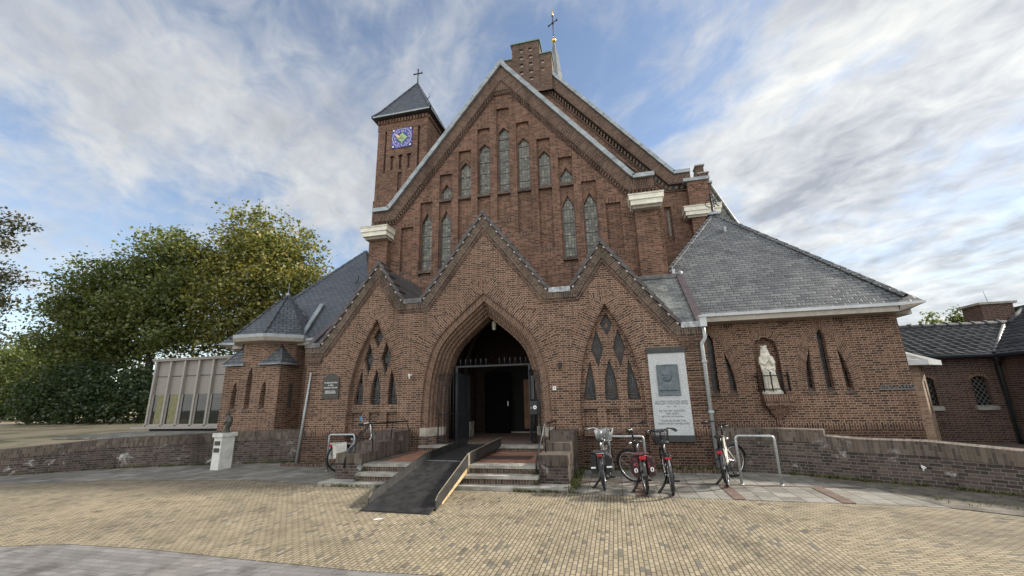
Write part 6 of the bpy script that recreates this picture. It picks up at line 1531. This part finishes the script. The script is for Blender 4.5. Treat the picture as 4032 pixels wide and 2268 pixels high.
def pantiles(name, O, U, W, nu, nw, tile=.24, row=.27, clip=None):
    """corrugated tile field: U runs along the eave, W up the slope"""
    mb = MB(); O, U, W = V(O), V(U).normalized(), V(W).normalized(); Nn = U.cross(W).normalized(); k = 8
    for r in range(nw):
        for i in range(nu*k):
            pr_ = lambda t: .035*(abs(sin(pi*t/k))**.8)+.012*sin(2*pi*t/k)
            pts = []
            for t, rr, lift in ((i, r, .022), (i+1, r, .022), (i+1, r+1.08, 0), (i, r+1.08, 0)): pts.append(O+U*(t*tile/k)+W*(rr*row)+Nn*(pr_(t % k if t % k or t == 0 else k)+lift))
            c = (pts[0]+pts[2])/2
            if clip and not clip(c): continue
            mb.face(pts, [(i*.1, r), (i*.1+.1, r), (i*.1+.1, r+1), (i*.1, r+1)], 0, True)
            if r >= 0: mb.face([pts[0]-Nn*.03, pts[1]-Nn*.03, pts[1], pts[0]], None, 0)
    return mb.build(name, 'pantile', an)
def pantile_mat():
    m, h, b = newmat('pantile'); uv = h.n('UVMap').outputs[0]; pos = h.n('NewGeometry').outputs['Position']
    s = h.n('SeparateXYZ'); h.l(uv, s.inputs[0]); cb = h.n('CombineXYZ'); h.l(h.m('FLOOR', h.m('MULTIPLY', s.outputs[0], 1.25)), cb.inputs[0]); h.l(h.m('FLOOR', s.outputs[1]), cb.inputs[1])
    wn = h.n('TexWhiteNoise', noise_dimensions='2D'); h.l(cb.outputs[0], wn.inputs['Vector'])
    c = h.ramp(wn.outputs['Value'], [(0, (.028, .030, .034)), (1, (.060, .062, .068))]); c = h.mix(h.maprange(h.noise(pos, 4, 5, .7), .5, .75, 0, .35), c, (.10, .10, .095))
    h.l(c, b.inputs['Base Color']); b.inputs['Roughness'].default_value = .8; b.inputs['Specular IOR Level'].default_value = .2
pantile_mat()
sl_v = V((0, 2.2, 1.0)); f_l = lambda c: c.x < 9.80+(c.y-13.78)*.93
pantiles('roof', (6.6, 13.74, 2.44), (1, 0, 0), sl_v, 25, 9, clip=f_l)
pantiles('roof', (9.72, 16.6, 2.44), (0, -1, 0), (2.2, 0, 1.0), 46, 14, clip=lambda c: c.x > 9.80+(c.y-13.78)*.93 or c.y < 13.78)
mb = MB(); mb.tube([(6.6, 15.98, 3.50), (11.9, 15.98, 3.50)], .085, 8)
for i in range(16): mb.tube([(6.7+i*.33, 15.98, 3.51), (6.78+i*.33, 15.98, 3.52)], .10, 8)
mb.build('ridge', 'pantile', an); mb = MB(); mb.tube([(9.78, 13.75, 2.47), (11.85, 15.98, 3.47)], .05, 6); mb.build('valley', 'lead_dark', an); mb = MB(); mb.tube([(13.2, 18, 4.08), (13.2, 5.5, 4.08)], .09, 8); mb.tube([(11.9, 15.9, 3.48), (13.2, 16.9, 4.08)], .07, 6); mb.build('ridge', 'pantile', an)
mb = MB(); mb.tube([(6.6, 13.66, 2.40), (9.75, 13.66, 2.40), (9.66, 13.5, 2.40), (9.66, 5.5, 2.40)], .06, 8); mb.build('gutter', 'iron_grey', an)
mb = MB(); mb.tube([(9.72, 13.6, 2.36), (9.86, 13.86, 2.22), (9.88, 13.9, 2.1), (9.88, 13.9, 0)], .05, 10); mb.build('downpipe', 'iron_grey', an)
mb = MB(); mb.box(12.05, 12.92, 16.9, 17.7, 2.5, 4.25); cho = mb.build('chimney', 'brick_annex', an); mb = MB(); mb.box(11.97, 13.0, 16.82, 17.78, 4.25, 4.32); mb.build('chimney_cap', 'stone_step', cho); mb = MB(); mb.tube([(12.5, 17.2, 4.3), (12.46, 17.2, 4.75)], .008, 4); mb.build('rod', 'iron_grey', cho)

# ------------------------------------------------------------------ trees and shrubs
def leaves(name, lobes, dens, size, mat, parent, spread=.38, per=34, seed=1, piv=None, hang=0.0):
    rng = np.random.default_rng(seed); C_ = []
    for cx_, cy_, cz_, rx, ry, rz in lobes:
        n = int(dens*(rx*ry+rx*rz+ry*rz)/3); d = rng.normal(size=(n, 3)); d /= np.linalg.norm(d, axis=1)[:, None]; r = rng.random(n)**.42
        wob = 1+.22*np.sin(d[:, 0]*5+cx_)*np.sin(d[:, 2]*6+cz_)+.12*rng.normal(size=n)
        C_.append(np.array([cx_, cy_, cz_])+d*(r*wob)[:, None]*np.array([rx, ry, rz]))
    C_ = np.concatenate(C_); n = len(C_)*per
    sp = spread*(0.6+.8*rng.random((len(C_), 1)))
    P = np.repeat(C_, per, 0)+rng.normal(size=(n, 3))*np.repeat(sp, per, 0)*np.array([1, 1, .7])
    a = rng.normal(size=(n, 3)); a[:, 2] *= .6; a /= np.linalg.norm(a, axis=1)[:, None]
    b = np.cross(a, rng.normal(size=(n, 3))+np.array([0, 0, .6])); b /= np.linalg.norm(b, axis=1)[:, None]
    s = size*(.55+.9*rng.random((n, 1)))
    c_ = np.cross(a, b)*s*.18
    V4 = np.stack([P-a*s*.5, P+b*s*.36+c_, P+a*s*.5, P-b*s*.36+c_], 1).reshape(-1, 3)
    pv = np.array(piv if piv is not None else (C_[:, 0].mean(), C_[:, 1].mean(), C_[:, 2].min()))
    me = bpy.data.meshes.new(name); me.vertices.add(4*n); me.vertices.foreach_set('co', (V4-pv).ravel().astype(np.float32))
    me.loops.add(4*n); me.loops.foreach_set('vertex_index', np.arange(4*n, dtype=np.int32)); me.polygons.add(n); me.polygons.foreach_set('loop_start', np.arange(0, 4*n, 4, dtype=np.int32)); me.polygons.foreach_set('loop_total', np.full(n, 4, dtype=np.int32))
    me.materials.append(MATS[mat]); me.update(calc_edges=True); me.validate()
    o = bpy.data.objects.new(name, me); COL.objects.link(o)
    if parent: o.parent = parent; o.location = V(pv)-WPOS[parent.name]
    else: o.location = V(pv)
    WPOS[o.name] = V(pv); return o
def tree(name, label, cat, base, lobes, dens, size, mat, r0_=.25, group=None, seed=1, spread=.38, per=34, limbs=True):
    root = empty(name, base, label, cat, group); rng = random.Random(seed); b = V(base)
    mb = MB(); top = V((sum(l[0] for l in lobes)/len(lobes), sum(l[1] for l in lobes)/len(lobes), max(l[2] for l in lobes)))
    fork = b.lerp(V((top.x, top.y, b.z+(top.z-b.z)*.42)), 1.0)*1.0; fork = V((b.x*.6+top.x*.4, b.y*.6+top.y*.4, b.z+(top.z-b.z)*.38))
    mb.tube([b, b.lerp(fork, .5)+V((rng.uniform(-.15, .15), 0, 0)), fork], [r0_*1.25, r0_, r0_*.85], 9)
    if limbs:
        for l in lobes:
            c = V(l[:3]); m = fork.lerp(c, .5)+V((rng.uniform(-.4, .4), rng.uniform(-.3, .3), .35)); mb.tube([fork, m, c], [r0_*.6, r0_*.35, r0_*.12], 7)
            for k in range(7):
                d = V((rng.gauss(0, 1), rng.gauss(0, 1), rng.gauss(.3, .8))).normalized(); e = c+V((d.x*l[3], d.y*l[4], d.z*l[5]))*1.02; s = m.lerp(c, rng.uniform(.2, .95)); mb.tube([s, s.lerp(e, .5)+V((0, 0, .15)), e], [r0_*.14, r0_*.08, .012], 5)
    mb.build('trunk', 'bark', root); leaves('crown', lobes, dens, size, mat, root, spread, per, seed); return root
tree('broadleaf_tree', 'tallest olive green tree turning yellow behind the grey pavilion', 'tree', (-24.6, 24.3, .6), [(-25.2, 24, 13.0, 2.7, 2.6, 2.5), (-22.4, 24, 11.4, 2.7, 2.6, 2.5), (-28.2, 24, 11.4, 2.5, 2.6, 2.4), (-20.4, 24, 9.2, 1.7, 1.8, 1.8), (-25, 23.4, 9.2, 4.2, 2.8, 2.4), (-21.6, 24, 7.2, 2.3, 2.4, 1.9), (-25.5, 24.2, 6.4, 3.9, 2.6, 1.7)], 27, .21, 'leaf_autumn', .30, 'tall trees behind the lawn', 3)
tree('broadleaf_tree', 'broad dark green tree standing in the middle of the tree row', 'tree', (-31.5, 23.3, .6), [(-31.5, 23, 12.2, 2.7, 2.5, 2.2), (-34.2, 23, 10.4, 2.4, 2.4, 2.1), (-29.8, 23, 9.5, 2.6, 2.4, 2.3), (-32.6, 22.8, 8.0, 3.4, 2.6, 2.2), (-29.6, 23, 6.4, 2.6, 2.4, 1.6), (-34.4, 23, 5.6, 2.5, 2.3, 1.6)], 28, .21, 'leaf_green', .27, 'tall trees behind the lawn', 4)
tree('broadleaf_tree', 'lower spreading green tree at the left end of the tree row', 'tree', (-36.8, 22.3, .6), [(-36.6, 22, 10.3, 2.1, 2, 1.7), (-38.6, 22, 8.6, 1.9, 1.9, 1.5), (-36.2, 22, 7.4, 2.6, 2.3, 1.9), (-38.8, 22, 6.0, 2.2, 2.0, 1.3), (-36.0, 22, 4.6, 2.6, 2.0, 1.5)], 28, .20, 'leaf_green', .22, 'tall trees behind the lawn', 5)
tree('feathery_tree', 'feathery dark tree reaching in from the left edge', 'tree', (-36.6, 15.2, .5), [(-34.6, 15, 11.6, 2.3, 1.4, 1.0), (-33.6, 15, 8.7, 3.0, 1.2, .55), (-34.2, 15, 7.3, 2.6, 1.4, .9), (-33.8, 15, 5.5, 2.4, 1.4, .8), (-36.4, 15.2, 9.6, 1.6, 1.5, 1.4)], 22, .17, 'leaf_purple', .24, None, 6, .30)
for i, (lab, base, lob, mat) in enumerate((
    ('dense dark shrub at the foot of the tallest tree behind pavilion', (-26, 27, .6), [(-26, 27, 2.6, 4.0, 2, 2.2), (-21.5, 27.4, 2.6, 3.2, 2, 2.2)], 'leaf_deep'),
    ('dense dark shrub at the middle of the lawn edge', (-28.6, 20.8, .6), [(-28.9, 20.8, 2.3, 2.4, 1.5, 1.7), (-26.2, 20.9, 1.6, 1.5, 1.2, 1.1)], 'leaf_deep'),
    ('big rounded dark shrub at the left of the lawn edge', (-33.8, 20.7, .6), [(-33.6, 20.7, 2.7, 2.7, 1.6, 2.1), (-31.2, 20.4, 2.0, 1.8, 1.4, 1.5), (-36.6, 20.6, 2.2, 2.2, 1.5, 1.6)], 'leaf_deep'),
    ('wide dark thicket at the far left end of the lawn', (-58, 29, .6), [(-57, 28, 2.6, 5, 2.5, 2.2), (-64, 28, 3.4, 6, 3, 3.0), (-50, 28.4, 2.0, 4, 2, 1.7)], 'leaf_deep'),
    ('pale green far shrub at the left edge of lawn', (-49, 27, .6), [(-47, 26.6, 4.3, 3.6, 2.2, 2.6), (-52, 27, 4.6, 4.2, 2.4, 2.8), (-44, 26, 2.4, 3, 2, 1.9)], 'leaf_green'))):
    tree('shrub', lab, 'shrub', base, lob, 46, .20, mat, .08, 'shrubs along the lawn edge', 20+i, .34, 34)
for i, (lab, base, lob) in enumerate((('slim dark conifer left behind the tiled roof ridge', (18.9, 30, 0), [(18.9, 30, 4.7, .55, .55, 1.25)]), ('wider leafy tree beside the brick chimney behind tiled roof', (20.6, 30, 0), [(20.4, 30, 5.0, .85, .7, 1.15), (21.1, 30, 4.6, .6, .6, .9)]), ('low yellowish bush behind the tiled roof near church wing', (16.9, 30, 0), [(16.6, 30, 4.2, .9, .7, .6), (17.6, 30, 4.0, .6, .6, .5)]))):
    tree('small_tree', lab, 'tree', base, lob, 150, .14, 'leaf_green' if i < 2 else 'leaf_autumn', .09, 'trees behind the tiled house', 40+i, .16, 20)
# weeds along the wall feet
wm = MB(); rng = random.Random(5)
def tuft(x, y, z=0.0, n=7, h=.07):
    for _ in range(n):
        a = rng.uniform(0, 2*pi); l = h*rng.uniform(.5, 1.4); p = V((x+rng.gauss(0, .03), y+rng.gauss(0, .02), z)); t = p+V((cos(a)*l*.7, sin(a)*l*.7, l)); w = V((-sin(a), cos(a), 0))*l*.13
        m_ = p.lerp(t, .55)+V((0, 0, l*.15)); wm.face([p-w*.5, p+w*.5, m_+w, t, m_-w])
for i in range(170): x = rng.uniform(-.95, 2.0); tuft(x, 10.42-rng.random()*.14, 0, 6, .06 if x < .6 else .085)
for i in range(70): tuft(rng.uniform(-1.0, -.80), rng.uniform(8.0, 10.2), 0, 6, .075)
for i in range(60): tuft(rng.uniform(-1.9, -.8), 7.94+rng.gauss(0, .02), 0, 5, .045)
for i in range(40): tuft(rng.uniform(-5.9, -4.3), 7.94+rng.gauss(0, .02), 0, 5, .05)
for pth, n in ((LW_R[2:9], 150), (LW_L[3:], 110)):
    for i in range(n):
        k = rng.randrange(len(pth)-1); f = rng.random(); a, b = pth[k], pth[k+1]; tuft(a[0]+(b[0]-a[0])*f, a[1]+(b[1]-a[1])*f-.04-rng.random()*.08, 0, 6, .055)
for i in range(60): tuft(rng.uniform(-8.4, -6.0), 10.40-rng.random()*.12, 0, 6, .06)
for y, z in ((8.4, .212), (8.2, .065)):
    for i in range(14): tuft(rng.choice((-5.2, -1.56))+rng.gauss(0, .04), y+rng.uniform(-.0, .02), z, 5, .05)
for i in range(120): x = rng.uniform(4.4, 8); tuft(x, 10.9-x*.60+rng.gauss(0, .25), 0.008, 4, .035)
tag(wm.build('weeds', 'weed_green'), 'small green weeds growing along the wall feet and kerbs', 'weeds', None, 'stuff')
# brick edging in front of the porch foot and bits of litter
for x0, x1, lab in ((0.45, 2.0, 'low weathered brick edging along the porch foot right of the steps'), (-8.7, -7.3, 'low weathered brick edging along the porch foot by the left downpipe')):
    mb = MB(); x = x0
    while x < x1: mb.box(x, x+.095, 10.10+.02*sin(x*9), 10.15+.02*sin(x*9), 0, .075+.012*sin(x*31), 0, '', True); x += .10
    tag(mb.build('brick_edging', 'brick_step'), lab, 'edging')
mb = MB(); mb.prism([(-3.46, 5.90, .006), (-3.37, 5.96, .006), (-3.35, 5.99, .012), (-3.44, 5.93, .014)], (0, 0, .002)); tag(mb.build('paper_scrap', 'paper'), 'white paper scrap on the paving below the ramp', 'litter', )
mb = MB(); p = V((5.06, 9.20, .30)); mb.rings([[p+V((.045*r*cos(2*pi*j/9)*(1+.3*sin(j*2.3)), -.02+.03*r*sin(j), z+.05*r*sin(2*pi*j/9)*(1+.25*cos(j*1.7)))) for j in range(9)] for r, z in ((.3, 0), (1, 0), (.2, .01))], 0, True, False); tag(mb.build('paper_wad', 'paper'), 'crumpled white paper stuck in the dark low wall on the right', 'litter')
